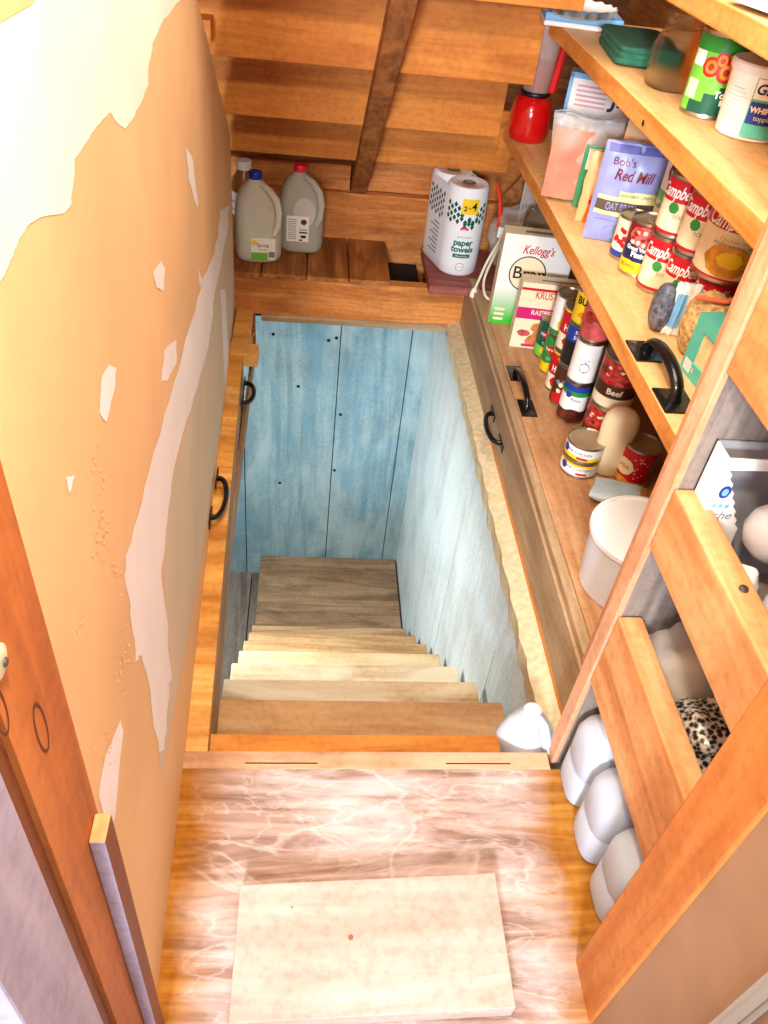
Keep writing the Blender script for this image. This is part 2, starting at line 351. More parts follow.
for (cx, cy, sx, sy, n) in ((98, 470, 6, 25, 14), (100, 530, 9, 25, 30), (118, 570, 6, 14, 10), (122, 655, 8, 32, 34), (78, 625, 8, 12, 8), (104, 745, 10, 20, 20)):
    for i in range(n):
        x = random.gauss(cx, sx*.5); y = random.gauss(cy, sy*.55); a = random.uniform(.6, 1.6); h = a*random.uniform(1, 2.6)
        p = [WL(x-a, y), WL(x, y+h), WL(x+a*.8, y+.4), WL(x+.2, y-h*.8)]
        mb.add([(q.x+.0007, q.y, q.z) for q in p], [(0, 1, 2, 3)], 4)
m_scr = M('scraped paper', (246, 206, 146), .8)
struct('wall_left', mb, [m_tan, m_mud, m_beige, m_mud2, m_scr], fix=False)

# upper landing
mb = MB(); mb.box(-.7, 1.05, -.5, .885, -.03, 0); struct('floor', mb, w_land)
mb = MB(); mb.box(-.215, .555, .885, .925, -.032, .002)
for x0, x1, dz in ((-.09, .06, 0), (.33, .47, 0)):
    mb.box(x0, x1, .896, .8985, .0015, .0032, 1)
struct('trim_1', mb, [w_nose, m_black], bevel=.003)
# room floor outside the doorway
mb = MB(); mb.box(-2.2, -.45, -1.5, .9, -.06, -.02); struct('floor_outside', mb, M('pale floor outside', (226, 214, 188), .5, vary=.05))

# blue stairwell walls below
mb = MB()
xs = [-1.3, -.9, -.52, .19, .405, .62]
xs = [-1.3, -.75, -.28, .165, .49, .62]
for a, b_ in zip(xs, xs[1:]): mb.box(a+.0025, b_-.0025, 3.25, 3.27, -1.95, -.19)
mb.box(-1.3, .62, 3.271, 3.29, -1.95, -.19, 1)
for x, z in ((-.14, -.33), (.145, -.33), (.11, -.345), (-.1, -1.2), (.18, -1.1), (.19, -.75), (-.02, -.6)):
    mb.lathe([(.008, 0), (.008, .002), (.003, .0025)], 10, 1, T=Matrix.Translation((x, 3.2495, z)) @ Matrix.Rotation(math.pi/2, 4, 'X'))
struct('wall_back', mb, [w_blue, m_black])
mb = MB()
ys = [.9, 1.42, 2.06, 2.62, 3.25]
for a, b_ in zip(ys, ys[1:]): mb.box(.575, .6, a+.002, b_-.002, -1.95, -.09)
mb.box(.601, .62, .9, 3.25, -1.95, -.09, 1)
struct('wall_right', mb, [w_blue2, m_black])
mb = MB()
for i in range(5): mb.box(-1.3+.21*i+.003, -1.3+.21*(i+1)-.003, .9, 3.25, -1.92, -1.88)
mb.box(-1.3, .6, .9, 3.25, -1.95, -1.92, 1)
for i in range(3): mb.box(-.25+.21*i+.003, -.25+.21*(i+1)-.003, .9, 3.25, -1.92, -1.88)
struct('floor_basement', mb, [w_pitfloor, m_black])
mb = MB(); mb.box(-1.33, -1.3, .9, 3.27, -1.95, -.05); struct('wall_basement', mb, w_blue)
mb = MB(); mb.box(-1.33, .62, .84, .88, -1.95, -.04); struct('wall_front', mb, w_dark)
mb = MB(); mb.box(-1.33, -.255, .86, 3.3, -.09, -.05); struct('ceiling', mb, w_dark)

# walls round the upper shelves and deck
mb = MB(); mb.box(-1.0, 1.5, 3.62, 3.66, -.3, 2.3); struct('wall_far', mb, w_dark)
mb = MB()
for i in range(8): mb.box(1.22, 1.25, .44, 3.62, -.1+.3*i+.002, -.1+.3*(i+1)-.002)
struct('wall_shelves', mb, wood('shelf back boards', (120, 70, 30), (176, 112, 56), (206, 144, 84), 'Y', seed=40))
mb = MB(); mb.box(-.6, 1.2, 2.905, 3.6, -.058, -.045); struct('floor_void_dark', mb, m_black)  # black sheet in place of the unlit depth below the deck

mb = MB(); mb.box(.322, .458, 2.905, 3.215, .03, .06); struct('floor_gap_dark', mb, m_black)  # black panel standing in for the darkness of the gap
mb = MB(); mb.box(-.66, 1.3, .9, 3.66, 2.42, 2.46); struct('ceiling_upper', mb, w_dark)
mb = MB(); mb.box(-.64, -.61, 1.9, 3.62, -.05, 2.42); struct('wall_left_far', mb, w_dark)
# right wall near the door and its frame
mb = MB(); mb.box(.525, .55, .13, .412, -.02, 2.3); mb.box(.519, .525, .26, .288, -.02, 2.3, 1); mb.box(.516, .52, .267, .278, -.02, 2.3, 1)
struct('wall_door_side', mb, [m_brown, M('grey door seal', (170, 168, 162), .4, bump=.1)])
mb = MB(); mb.box(.44, 1.1, -.12, .1, -.02, 2.3); struct('trim_2', mb, w_lav)
mb = MB(); mb.box(.52, .63, .412, .512, -.02, 2.3)
o = struct('trim_3', mb, w_stud, bevel=.004)
mb = MB(); mb.box(-.30, -.2, .335, .438, -.02, 2.3)
# knot rings in the stud face
for (px, py, ra, rb) in ((42, 728, .011, .032), (1, 712, .010, .026)):
    d = CAMR @ Vector((px-384, 512-py, -800)); t = -.1992/d.x; p = EYE+d*t
    V = []; 
    for i in range(24):
        a = 2*math.pi*i/24
        V += [(-.1995, p.y+math.cos(a)*ra, p.z+math.sin(a)*rb), (-.1995, p.y+math.cos(a)*ra*.78, p.z+math.sin(a)*rb*.88)]
    mb.add(V, [(2*i, 2*i+1, (2*i+3) % 48, (2*i+2) % 48) for i in range(24)], 1)
struct('trim_4', mb, [w_stud, M('knot ring', (96, 48, 26), .7)])
mb = MB(); mb.box(-.30, -.206, .312, .335, -.02, 2.3); struct('trim_5', mb, w_studd)
mb = MB(); mb.box(-.34, -.2, .216, .312, -.02, 2.3); struct('trim_6', mb, w_lav, bevel=.003)

# beam across the far end of the opening
mb = MB(); mb.box(-.285, .78, 2.85, 2.9, -.022, .132); struct('trim_7', mb, w_beam, bevel=.004)
mb = MB(); mb.box(-.17, .76, 2.862, 2.9, -.056, -.0225); struct('trim_8', mb, wood('grey strip', (130, 104, 74), (164, 136, 100), (186, 160, 124), 'X', seed=42))
mb = MB(); mb.box(-.275, -.195, 2.862, 2.9, -.2, -.0225); struct('trim_9', mb, wood('stained block', (60, 26, 12), (150, 78, 30), (196, 112, 50), 'X', seed=43, stain=(40, 20, 12), stain_amt=.9, cross=14))
# curb on the left of the opening and its cross block
mb = MB(); yy = [.895, 1.3, 1.7, 2.1, 2.5]
mb.loft([[(wx(y)-.004 if y > 1 else wx(y), y, 0), (wx(y)+.047, y, 0), (wx(y)+.049, y, -.17), (wx(y)-.004, y, -.17)] for y in yy])
o = struct('trim_10', mb, [w_ply, w_plyside], bevel=.003)
for p in o.data.polygons:
    if abs(p.normal.x) > .7: p.material_index = 1
mb = MB(); mb.box(-.262, -.162, 2.5, 2.58, -.045, .004); mb.box(-.262, -.2, 2.58, 2.85, -.045, .0); struct('trim_11', mb, w_ply, bevel=.003)
mb = MB(); mb.loft([[(-.20, y, -.11), (-.19, y, -.11), (-.19, y, -.19), (-.2, y, -.19)] for y in (.93, 2.84)]); struct('trim_12', mb, w_plyside)
# curb on the right: rough ledge, upright board, low shelf deck
mb = MB(); rings = []
for i in range(60):
    y = .93+i*(1.92/59); j = .003*math.sin(i*1.7)+random.uniform(-.002, .002)+.012
    rings.append([(.55+j, y, -.012), (.61, y, .0), (.61, y, -.09), (.56+j, y, -.09)])
mb.loft(rings); struct('trim_13', mb, m_conc)
mb = MB(); mb.box(.6105, .619, .93, 2.85, -.09, .165, 1); mb.box(.6195, .6445, 1.005, 2.85, -.09, .184, 0)
mb.box(.6085, .6105, 1.0, 2.2, .0, .012, 2)
struct('trim_14', mb, [w_curbr, w_curbr, M('orange sealant line', (214, 128, 40), .7)], bevel=.002)

# ------------------------------------------------------------------ lower staircase
st = thing('staircase', (0, 0, 0), 0, 'steep wooden basement stairs with worn plank treads going down to the plywood landing', 'stairs')
x0, x1 = -.198, .552
for k in range(1, 9):
    mb = MB()
    if k == 1: z = -.036; yf = .992; xa, xb = -.19, .466
    else: z = -.2205-(k-2)*.2165; yf = 1.21+(k-2)*.2235; xa, xb = x0+random.uniform(-.003, .003), x1+random.uniform(-.004, .004)
    mb.box(xa, xb, max(.93, yf-.265), yf, z-.045, z)
    mb.build('tread', w_tread[k-1], st, bevel=.004)
for x in (-.15, .49):
    mb = MB(); mb.prism([(x, .95, -.09), (x, .95, -.45), (x, 2.3, -1.88), (x, 2.49, -1.88), (x, 2.49, -1.6)], (.04, 0, 0)); mb.build('stringer', w_plyside, st)
mb = MB(); mb.box(-.2, .565, 2.5, 3.245, -1.76, -1.735); mb.box(-.18, .54, 2.52, 3.22, -1.88, -1.76)
tag(mb.build('landing', w_pitland, bevel=.003), 'dark plywood platform at the foot of the basement stairs', 'platform')

# ------------------------------------------------------------------ upper staircase seen from behind
us = thing('upper_staircase', (0, 2.4, .9), 0, 'back of the upper staircase: orange pine risers and one diagonal stringer', 'stairs')
R0 = Vector((0, 2.4, .9))
for i in range(-1, 3):
    y = 2.44+.32*i; z = .954-.234*i
    mb = MB(); mb.box(-.6, .612 if i < 2 else .74, y, y+.022, z+(.02 if i == 2 else 0), z+.232); mb.build('riser', w_riser, us, loc=-R0, bevel=.002)
    mb = MB(); mb.box(-.6, .612, y-.3, y+.0, z+.2325, z+.262); mb.build('tread', w_riser, us, loc=-R0)
def stringer(xa, xb, lo, hi):
    mb = MB()
    def ln(y): return .345+.73*(3.2-y)
    mb.prism([(xa, 3.218, ln(3.2)-.01), (xa, 3.218, ln(3.2)+.05), (xa, 2.1, ln(2.1)+.066), (xa, 1.6, ln(1.6)+.066), (xa, 1.6, ln(1.6)), (xa, 2.1, ln(2.1))], (xb-xa, 0, 0))
    return mb
stringer(.163, .222, 0, 0).build('stringer', w_string, us, loc=-R0, bevel=.003)
mb = MB(); mb.box(-.6, -.265, 2.36, 2.437, 1.0, 1.05); mb.build('cleat', w_riser, us, loc=-R0, bevel=.002)
# a couple of nails poking out
for a, b_ in (((372, 93), (378, 101)), ((377, 55), (381, 61))):
    p = EYE+(CAMR @ Vector((a[0]-384, 512-a[1], -800)))*(2.6/800/1.0)*.0
# ledger boards behind the deck
mb = MB(); mb.box(-.6, .9, 3.22, 3.26, -.044, .335); tag(mb.build('ledger_board', w_beam, bevel=.003), 'pale orange ledger board at the back of the jug shelf, behind the jugs', 'board')
mb = MB(); mb.box(-.6, .158, 3.25, 3.28, .336, .43, 0); mb.box(.2, .9, 3.262, 3.29, .336, .5, 0); mb.box(-.6, .9, 3.3, 3.34, .44, .54, 0)
struct('trim_15', mb, w_beam)

# deck planks that hold the jugs
for i, (a, b_) in enumerate(((-.45, -.172), (-.167, -.003), (.003, .157), (.163, .318))):
    mb = MB(); mb.box(a, b_, 2.84, 3.215, .133, .152)
    tag(mb.build('deck_plank', w_deck, bevel=.003), ['stained deck plank under the blue-capped jug, against the drywall', 'stained deck plank between the two water jugs',
        'brown deck plank right of the red-capped jug', 'brown deck plank beside the black gap, rightmost of the four'][i], 'plank', 'deck planks behind the beam')
mb = MB(); mb.box(.462, .74, 2.80, 3.15, .133, .168); tag(mb.build('red_board', w_red, bevel=.003), 'reddish painted board under the paper towels', 'board')

# ------------------------------------------------------------------ right shelving
SH = thing('shelving_unit', (.62, 1.0, 0), 0, 'built-in pine shelving along the right side, ending at a grey partition', 'shelves')
O = -Vector((.62, 1.0, 0))
def shelf_board(name, xa, ya, yb, z0, z1):
    mb = MB(); mb.box(xa, 1.215, ya, yb, z0, z1); o = mb.build(name, [w_shelf, w_shelfedge], SH, loc=O, bevel=.003)
    for p in o.data.polygons:
        if abs(p.normal.x) > .7: p.material_index = 1
    return o
mb = MB(); mb.box(.646, 1.215, 1.005, 2.755, .15, .185); mb.box(.745, 1.215, 2.755, 3.1, .15, .185); o = mb.build('shelf', w_low, SH, loc=O, bevel=.003)
shelf_board('shelf', .62, .99, 2.74, .725, .765)
shelf_board('shelf', .62, .99, 2.425, 1.085, 1.125)
shelf_board('shelf', .62, .99, 2.1, 1.288, 1.325)
mb = MB(); mb.box(.578, 1.215, .912, .947, -.02, 1.6, 1); mb.box(.566, .578, .91, .949, -.02, 1.6, 0)
mb.build('partition', [w_part, w_grey], SH, loc=O, bevel=.002)
mb = MB(); mb.box(.608, .618, .95, 1.03, .19, 1.6); mb.box(.618, .66, .95, .985, .19, 1.6); mb.build('post', w_part, SH, loc=O, bevel=.002)
# knot mark and nails on the upper shelf edge
d = CAMR @ Vector((643-384, 512-123, -800)); t = .6185/d.x; p = EYE+d*t
mb = MB(); mb.lathe([(.006, 0), (.004, .001)], 8, 0, T=Matrix.Translation(p+Vector((0, 0, 0))) @ Matrix.Rotation(-math.pi/2, 4, 'Y')); mb.build('nail_hole', m_black, SH, loc=O)

# rails of the near bay
def rail(z0, z1, label):
    mb = MB(); mb.box(.57, .615, .5125, .909, z0, z1)
    o = mb.build('shelf_rail', w_rail, bevel=.004); tag(o, label, 'rail', 'pine rails across the near bay'); return o
rail(.28, .47, 'short lower pine rail in front of the white milk jugs')
r1 = rail(.64, .765, 'wide middle pine rail with a nail head, below the white carton')
mb = MB(); mb.lathe([(.007, 0), (.006, .003), (.002, .004)], 10, 0, T=Matrix.Translation((.595, .70, .766))); mb.build('nail', m_nail, r1)
rail(.97, 1.2, 'top pine rail at the right edge, above the grey panel')
mb = MB(); mb.box(.632, 1.2, .45, .908, .60, .63); mb.box(.632, 1.2, .45, .908, .27, .3); 
struct('trim_16', mb, w_grey)
mb = MB(); mb.box(1.2, 1.22, .45, .908, -.02, 2.3); struct('wall_bay', mb, w_dark)

# ------------------------------------------------------------------ iron pull handles
def handle(p, along, out, L, label, H=.035, r=.0068, pw=.011):
    along = Vector(along).normalized(); out = Vector(out).normalized(); side = along.cross(out)
    o = thing('pull_handle', p, 0, label, 'handle', 'black iron pull handles round the stairwell')
    T = Matrix((along, side, out)).transposed().to_4x4()
    mb = MB(); path = []
    for i in range(15):
        a = math.pi*i/14; path.append((-math.cos(a)*L*.36, 0, .003+math.sin(a)**.75*H))
    mb.tube(path, [r*(1.15 if i in (0, 14) else .9+.25*math.sin(math.pi*i/14)) for i in range(15)], 10, T=T, side=(0, 1, 0), flat=1.3)
    mb.build('grip', m_iron, o, smooth=50)
    for sg in (-1, 1):
        mb = MB(); mb.box(sg*L*.36-L*.16, sg*L*.36+L*.16, -pw, pw, 0, .004, T=T)
        c = T @ Vector((sg*L*.36+sg*L*.1, 0, .004))
        mb.lathe([(.0035, 0), (.003, .0015)], 8, 0, T=T @ Matrix.Translation((sg*L*.36+sg*L*.1, 0, .004)))
        mb.build('mounting_plate', m_iron, o, bevel=.001)
    return o
handle((wx(1.62)+.002, 1.69, .035), (0, 1, 0), (1, 0, .0), .23, 'black pull handle on the left drywall just above the curb', H=.032)
handle((wx(2.25)+.05, 2.34, -.05), (0, 1, 0), (1, 0, 0), .17, 'small black handle on the left curb near the far beam', H=.035)
handle((.6095, 2.02, .08), (0, 1, 0), (-1, 0, 0), .22, 'black handle on the upright board right of the stairs', H=.03)
handle((.674, 2.075, .1855), (.0, 1, 0), (0, 0, 1), .27, 'black handle lying across the low shelf edge in front of the cans', H=.034, pw=.024)
handle((.652, 1.235, .7655), (.0, 1, 0), (0, 0, 1), .235, 'large black handle on top of the middle shelf near the partition', H=.04, r=.009, pw=.03)

# ------------------------------------------------------------------ loose plank, stop block, switch plate
pts = [G(228, 1024, .04), G(516, 1008, .04), G(495, 873, .04), G(240, 885, .04)]
c = sum(pts, Vector())/4
mb = MB(); mb.hexa([(p.x-c.x, p.y-c.y, 0) for p in pts], [(p.x-c.x, p.y-c.y, .04) for p in pts])
for (u, v, s_) in ((.42, .55, .006), (.2, .8, .003)):
    q = pts[0].lerp(pts[1], u).lerp(pts[3].lerp(pts[2], u), v); mb.lathe([(s_, .0402), (s_*.4, .0406)], 10, 1, c=(q.x-c.x, q.y-c.y))
tag(mb.build('loose_plank', [w_plank, M('knot', (150, 92, 60), .7)], loc=(c.x, c.y, .001), bevel=.004), 'short pale pine plank lying loose on the plywood floor', 'plank')
mb = MB(); mb.box(0, .017, -.014, .018, 0, .685, 0)
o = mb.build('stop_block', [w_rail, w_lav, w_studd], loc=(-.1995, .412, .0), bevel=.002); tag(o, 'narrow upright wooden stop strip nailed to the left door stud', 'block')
for p in o.data.polygons:  # daylit front and shaded inner side are put in as colour
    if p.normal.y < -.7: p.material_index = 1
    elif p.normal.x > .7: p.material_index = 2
d = CAMR @ Vector((-5-384, 512-662, -800)); t = -.2/d.x; p = EYE+d*t
mb = MB(); mb.lathe([(.013, 0), (.013, .003), (.01, .004)], 20, T=Matrix.Rotation(math.pi/2, 4, 'Y')); mb.lathe([(.004, .006), (.003, .0075)], 8, 1, T=Matrix.Rotation(math.pi/2, 4, 'Y'))
tag(mb.build('door_bumper', [M('ivory plastic', (222, 214, 180), .4), m_nail], loc=(-.1995, p.y, p.z), smooth=40), 'small ivory plastic disc on the left door stud at the picture edge', 'bumper')

# ------------------------------------------------------------------ cans
def can(p, r, h, rz, name, label, group, bands, art=None, lid=True, mats=None):
    """bands: [(z0,z1,material index)] of the label in fractions; art(mb): prints on the label"""
    o = thing(name, p, rz, label, 'can', group)
    mb = MB(); e = .0045
    mb.lathe([(r*.96, 0), (r, .001), (r, e), (r*.975, e+.003), (r*.975, h-e-.003), (r, h-e), (r, h-.0008), (r*.97, h), (r*.95, h-.001), (r*.94, h-.005), (r*.7, h-.004), (r*.66, h-.0055), (r*.3, h-.005), (0.0005, h-.005)], 32)
    tin = mb.build('tin', m_steel, o, smooth=35)
    if lid:
        q = MB(); q.lathe([(r*.93, h-.0048), (r*.72, h-.0036), (r*.66, h-.005), (.0005, h-.0045)], 32, cap0=False)
        q.build('lid', m_lid, tin, smooth=50)
    L = MB(); z0 = e+.003; z1 = h-e-.003
    for a, b_, mi in bands:
        L.lathe([(r*.99, z0+(z1-z0)*a), (r*.99, z0+(z1-z0)*b_)], 32, mi, cap0=False, cap1=False)
    if art: art(L, r*.99, z0, z1-z0)
    L.build('label', mats, o, smooth=60, fix=False)
    return o
PAL = [m_white, m_red, m_green, m_yellow, m_blue, m_brownp, m_soup, m_chili, m_beans, m_blackbean, m_meat, m_lime, m_dkgreen, m_blackp, m_cream, m_navy, m_orange, m_ltblue, m_grey, m_dkred, m_lid]
(WH, RD, GN, YL, BL, BR, SO, CH, BE, BB, ME, LI, DG, BK, CR, NV, OR, LB, GY, DR, LD) = range(21)
def a_green(L, r, z, h):
    wrap_ell(L, .05, .03, r, z+h*.66, -.1, RD); wrap_text(L, 'Del Monte', .013, r, z+h*.66, -.1, WH, bold=.0003)
    wrap_text(L, 'CORN', .014, r, z+h*.4, 0, WH); wrap_ell(L, .055, .03, r, z+h*.18, .1, YL)
def a_corn(L, r, z, h): wrap_ell(L, .06, .05, r, z+h*.3, .15, YL); wrap_ell(L, .04, .02, r, z+h*.33, .15, SO, eps=.0014); wrap_text(L, 'Corn', .016, r, z+h*.75, 0, GN)
def a_hunts(L, r, z, h):
    wrap_text(L, "HUNT'S", .03, r, z+h*.56, .1, WH, bold=.0008, width=.072); wrap_ell(L, .05, .03, r, z+h*.86, .1, YL, wob=.1)
    wrap_ell(L, .07, .04, r, z+h*.22, .1, RD, wob=.15); wrap_text(L, 'DICED', .01, r, z+h*.38, .1, WH)
def a_bb(L, r, z, h):
    wrap_text(L, 'Black', .016, r, z+h*.9, 0, WH); wrap_text(L, 'Beans', .016, r, z+h*.76, 0, WH); wrap_ell(L, .028, .035, r, z+h*.3, .35, CR, wob=.15)
def a_bush(L, r, z, h): wrap_text(L, "BUSH'S", .03, r, z+h*.55, .1, BK, bold=.001, width=.076); wrap_ell(L, .05, .02, r, z+h*.22, 0, OR)
def a_brown(L, r, z, h):
    for i in range(9): wrap_ell(L, .018, .014, r, z+h*random.uniform(.35, .8), random.uniform(-.7, .7), random.choice([CR, GY, RD]), wob=.2)
    wrap_ell(L, .05, .035, r, z+h*.16, -.4, RD, wob=.1); wrap_ell(L, .04, .03, r, z+h*.2, .5, RD, wob=.1)
def a_veg(L, r, z, h):
    wrap_text(L, 'Pinto', .014, r, z+h*.62, 0, NV); wrap_ell(L, .07, .045, r, z+h*.16, 0, BE, wob=.1); wrap_ell(L, .02, .02, r, z+h*.74, -.6, BL)
def a_white(L, r, z, h): wrap_text(L, 'Great', .014, r, z+h*.6, 0, LB); wrap_ell(L, .03, .03, r, z+h*.4, .1, GY, wob=.2); wrap_ell(L, .026, .024, r, z+h*.4, .1, WH, eps=.0014)
def a_tom(L, r, z, h):
    for a in (-.5, .1, .6): wrap_ell(L, .035, .035, r, z+h*random.uniform(.3, .6), a, random.choice([RD, CH]))
    wrap_text(L, 'Tomatoes', .012, r, z+h*.86, 0, WH)
def a_chili(L, r, z, h):
    wrap_text(L, 'Beef', .024, r, z+h*.36, -.1, CR, bold=.0006); wrap_ell(L, .09, .055, r, z+h*.75, 0, CH, wob=.1)
    for i in range(26): wrap_ell(L, .013, .008, r, z+h*random.uniform(.55, .95), random.uniform(-.9, 1.0), random.choice([RD, RD, CR, BE, ME]), eps=.0016, wob=.2)
def a_chick(L, r, z, h):
    wrap_text(L, 'CHUNK CHICKEN', .011, r, z+h*.62, .1, NV); wrap_ell(L, .02, .025, r, z+h*.6, -.55, BL); wrap_rect(L, .03, .007, r, z+h*.2, .5, RD)
LOWG = 'canned food in the row on the low shelf'
zl = .186
def col(px, py, r, lst, dx=0, dy=0):
    p = stand(px, py, zl, r+.003); p.x += dx+.005; p.y += dy; z = zl
    for (h, name, label, bands, art) in lst:
        can(Vector((p.x, p.y, z)), r, h, face(p, random.uniform(-.15, .15)), name, label, LOWG, bands, art, mats=PAL); z += h+.0005
B = lambda *a: list(a)
green = B((0, .12, YL), (.12, 1, GN)); 
col(541.7, 359.7, .041, [(.134, 'vegetable_can', 'single dark green can on the low shelf beside the baking mix box', B((0, .3, LI), (.3, 1, DG)), a_green)])
col(547.6, 376, .041, [(.134, 'corn_can', 'green can with a red oval and yellow base, under the white corn can', B((0, .25, YL), (.25, 1, GN)), a_green),
                       (.134, 'corn_can', 'white can with a yellow corn picture on top of the green can', B((0, .12, GN), (.12, 1, WH)), a_corn)])
col(553.5, 393.7, .041, [(.14, 'tomato_can', "lower of the two stacked red HUNT'S tomato cans", B((0, .4, CR), (.4, .95, RD), (.95, 1, YL)), a_hunts),
                         (.14, 'tomato_can', "upper of the two stacked red HUNT'S tomato cans", B((0, .4, CR), (.4, .95, RD), (.95, 1, YL)), a_hunts)])
col(558, 407.7, .041, [(.134, 'bean_can', 'brown bean can with white and red bean pictures at the bottom of its stack', B((0, .85, BR), (.85, 1, BR)), a_brown),
                       (.134, 'black_bean_can', 'can of black beans with a blue band, middle of its stack', B((0, .64, BB), (.64, 1, BL)), a_bb),
                       (.134, 'baked_bean_can', "yellow and blue BUSH'S can on top of the black beans", B((0, .3, YL), (.3, .75, YL), (.75, 1, BL)), a_bush)])
col(565, 424, .041, [(.134, 'pinto_bean_can', 'white can with blue and green bands and a brown bean picture', B((0, .3, BR), (.3, .72, WH), (.72, .84, GN), (.84, 1, BL)), a_veg),
                     (.134, 'white_label_can', 'plain white label can in the middle of its stack behind the chili cans', B((0, 1, WH)), a_white),
                     (.134, 'diced_tomato_can', 'can with tomato pictures and a green band on top of the white label can', B((0, .8, ME), (.8, 1, DG)), a_tom)])
col(590, 445, .056, dx=-.01, dy=-.05, lst=[(.15, 'chili_can', 'lower large chili can with a red picture and brown Beef band', B((0, .12, CR), (.12, .5, BR), (.5, 1, CH)), a_chili),
                     (.15, 'chili_can', 'upper large chili can with a red picture and brown Beef band', B((0, .22, CR), (.22, .5, BR), (.5, 1, CH)), a_chili)])
# second row, partly hidden
for (x, y, lst) in ((.892, 2.12, [('meat_can', 'can with a pink meat picture in the back row, bottom of its stack', ME), ('meat_can', 'can with a pink meat picture in the back row, middle of its stack', ME), ('meat_can', 'can with a pink meat picture in the back row, topmost behind the red cans', ME)]),
                    (.892, 2.02, [('vegetable_can', 'green can in the back row behind the bean cans, bottom one', GN), ('vegetable_can', 'green can in the back row behind the bean cans, middle one', GN), ('vegetable_can', 'dark green can in the back row behind the bean cans, top one', DG)]),
                    (.892, 2.22, [('tomato_soup_can', 'red can in the back row behind the corn cans, lower one', RD), ('tomato_soup_can', 'red can in the back row behind the corn cans, upper one', RD)])):
    z = zl
    for nm, lb, mi in lst:
        can(Vector((x, y, z)), .045, .134, face(Vector((x, y, 0)), -.1), nm, lb, LOWG, B((0, .25, CR), (.25, 1, mi)), lambda L, r, zz, h: wrap_ell(L, .06, .04, r, zz+h*.3, 0, ME, wob=.1), mats=PAL); z += .1345
p = stand(574.5, 478, zl, .052); p2 = p.copy()
for i, (c1, lb) in enumerate(((YL, 'lower flat chicken can with a yellow band at the near end of the can row'), (OR, 'upper flat chicken can with a blue and yellow label'))):
    can(Vector((p.x, p.y, zl+i*.0505)), .053, .05, face(p, -.25-.2*i), 'chicken_can', lb, LOWG, B((0, .3, YL if i else WH), (.3, .8, WH), (.8, 1, c1 if i == 0 else WH)), a_chick, mats=PAL)
# cream squeeze bottle
p = stand(601, 480, zl, .05)
o = thing('mayonnaise_jar', p, face(p, .3), 'cream coloured plastic mayonnaise bottle between the flat cans and the red milk can', 'bottle')
mb = MB()
def ov(a, b_, z, n=28, dx=0): return [(dx+a*math.cos(2*math.pi*i/n), b_*math.sin(2*math.pi*i/n), z) for i in range(n)]
mb.loft([ov(.03, .025, 0), ov(.045, .034, .006), ov(.05, .037, .05), ov(.047, .036, .11), ov(.05, .037, .15), ov(.045, .034, .18), ov(.03, .024, .197), ov(.01, .01, .202)])
mb.build('bottle', M('cream plastic', (250, 236, 200), .3, coat=.3), o, smooth=60)
mb = MB(); put_text(mb, 'Real', .012, FR(0, -.0385, .09)); mb.build('lettering', m_cream, o)
# red can with golden lid
p = stand(627, 488, zl, .05)
def a_milk(L, r, z, h):
    wrap_ell(L, .06, .05, r, z+h*.5, -.7, CR); wrap_text(L, 'Milk', .02, r, z+h*.5, -.7, RD, shear=.3)
    for i in range(14): wrap_ell(L, .004, .004, r, z+h*random.uniform(.1, .9), random.uniform(-.2, .6), CR)
    wrap_rect(L, .035, h*.9, r, z+h*.5, 1.15, GY); wrap_ell(L, .05, .02, r, z+h*.1, -.7, SO)
can(p, .05, .12, face(p, .1), 'condensed_milk_can', 'red and cream can with a golden lid on the low shelf behind the tub', LOWG, B((0, .12, SO), (.12, 1, RD)), a_milk, mats=PAL)
# white tub
p = Vector((.772, 1.262, zl))
o = thing('plastic_tub', p, 0, 'large round white plastic tub with a flat lid on the low shelf beside the partition', 'tub')
mb = MB(); mb.lathe([(.106, 0), (.109, .002), (.119, .160), (.119, .165)], 48); mb.build('tub', M('white tub plastic', (226, 230, 238), .35), o, smooth=40)
mb = MB(); mb.lathe([(.122, .152), (.125, .154), (.125, .165), (.122, .1685), (.115, .1685), (.113, .165), (.001, .1655)], 48, cap0=False); mb.build('lid', M('white lid', (246, 246, 246), .35), o, smooth=40)
# flat bag behind the tub
p = G(612, 487, zl)
mb = MB(); n = 12
mb.v = []; rings = []
for i in range(n+1):
    u = i/n; r_ = []
    for j in range(16):
        a = 2*math.pi*j/16; w = .022*math.sin(math.pi*min(1, u*1.0+.06))**.5; r_.append((-.1+.2*u, math.cos(a)*(.05-.01*abs(u-.5)), .025+math.sin(a)*w))
    rings.append(r_)
mb.loft(rings); o = mb.build('food_bag', [M('pale blue bag', (186, 208, 220), .3, vary=.2, vs=20), M('bag crust', (206, 160, 90), .6, vary=.3)], loc=(.86, 1.54, zl+.008), rz=-.45, smooth=70); wobble(o, .008, 22)
for p_ in o.data.polygons:
    if p_.center.x > .02: p_.material_index = 1
tag(o, 'flat pale blue and brown food bag lying behind the white tub', 'bag')

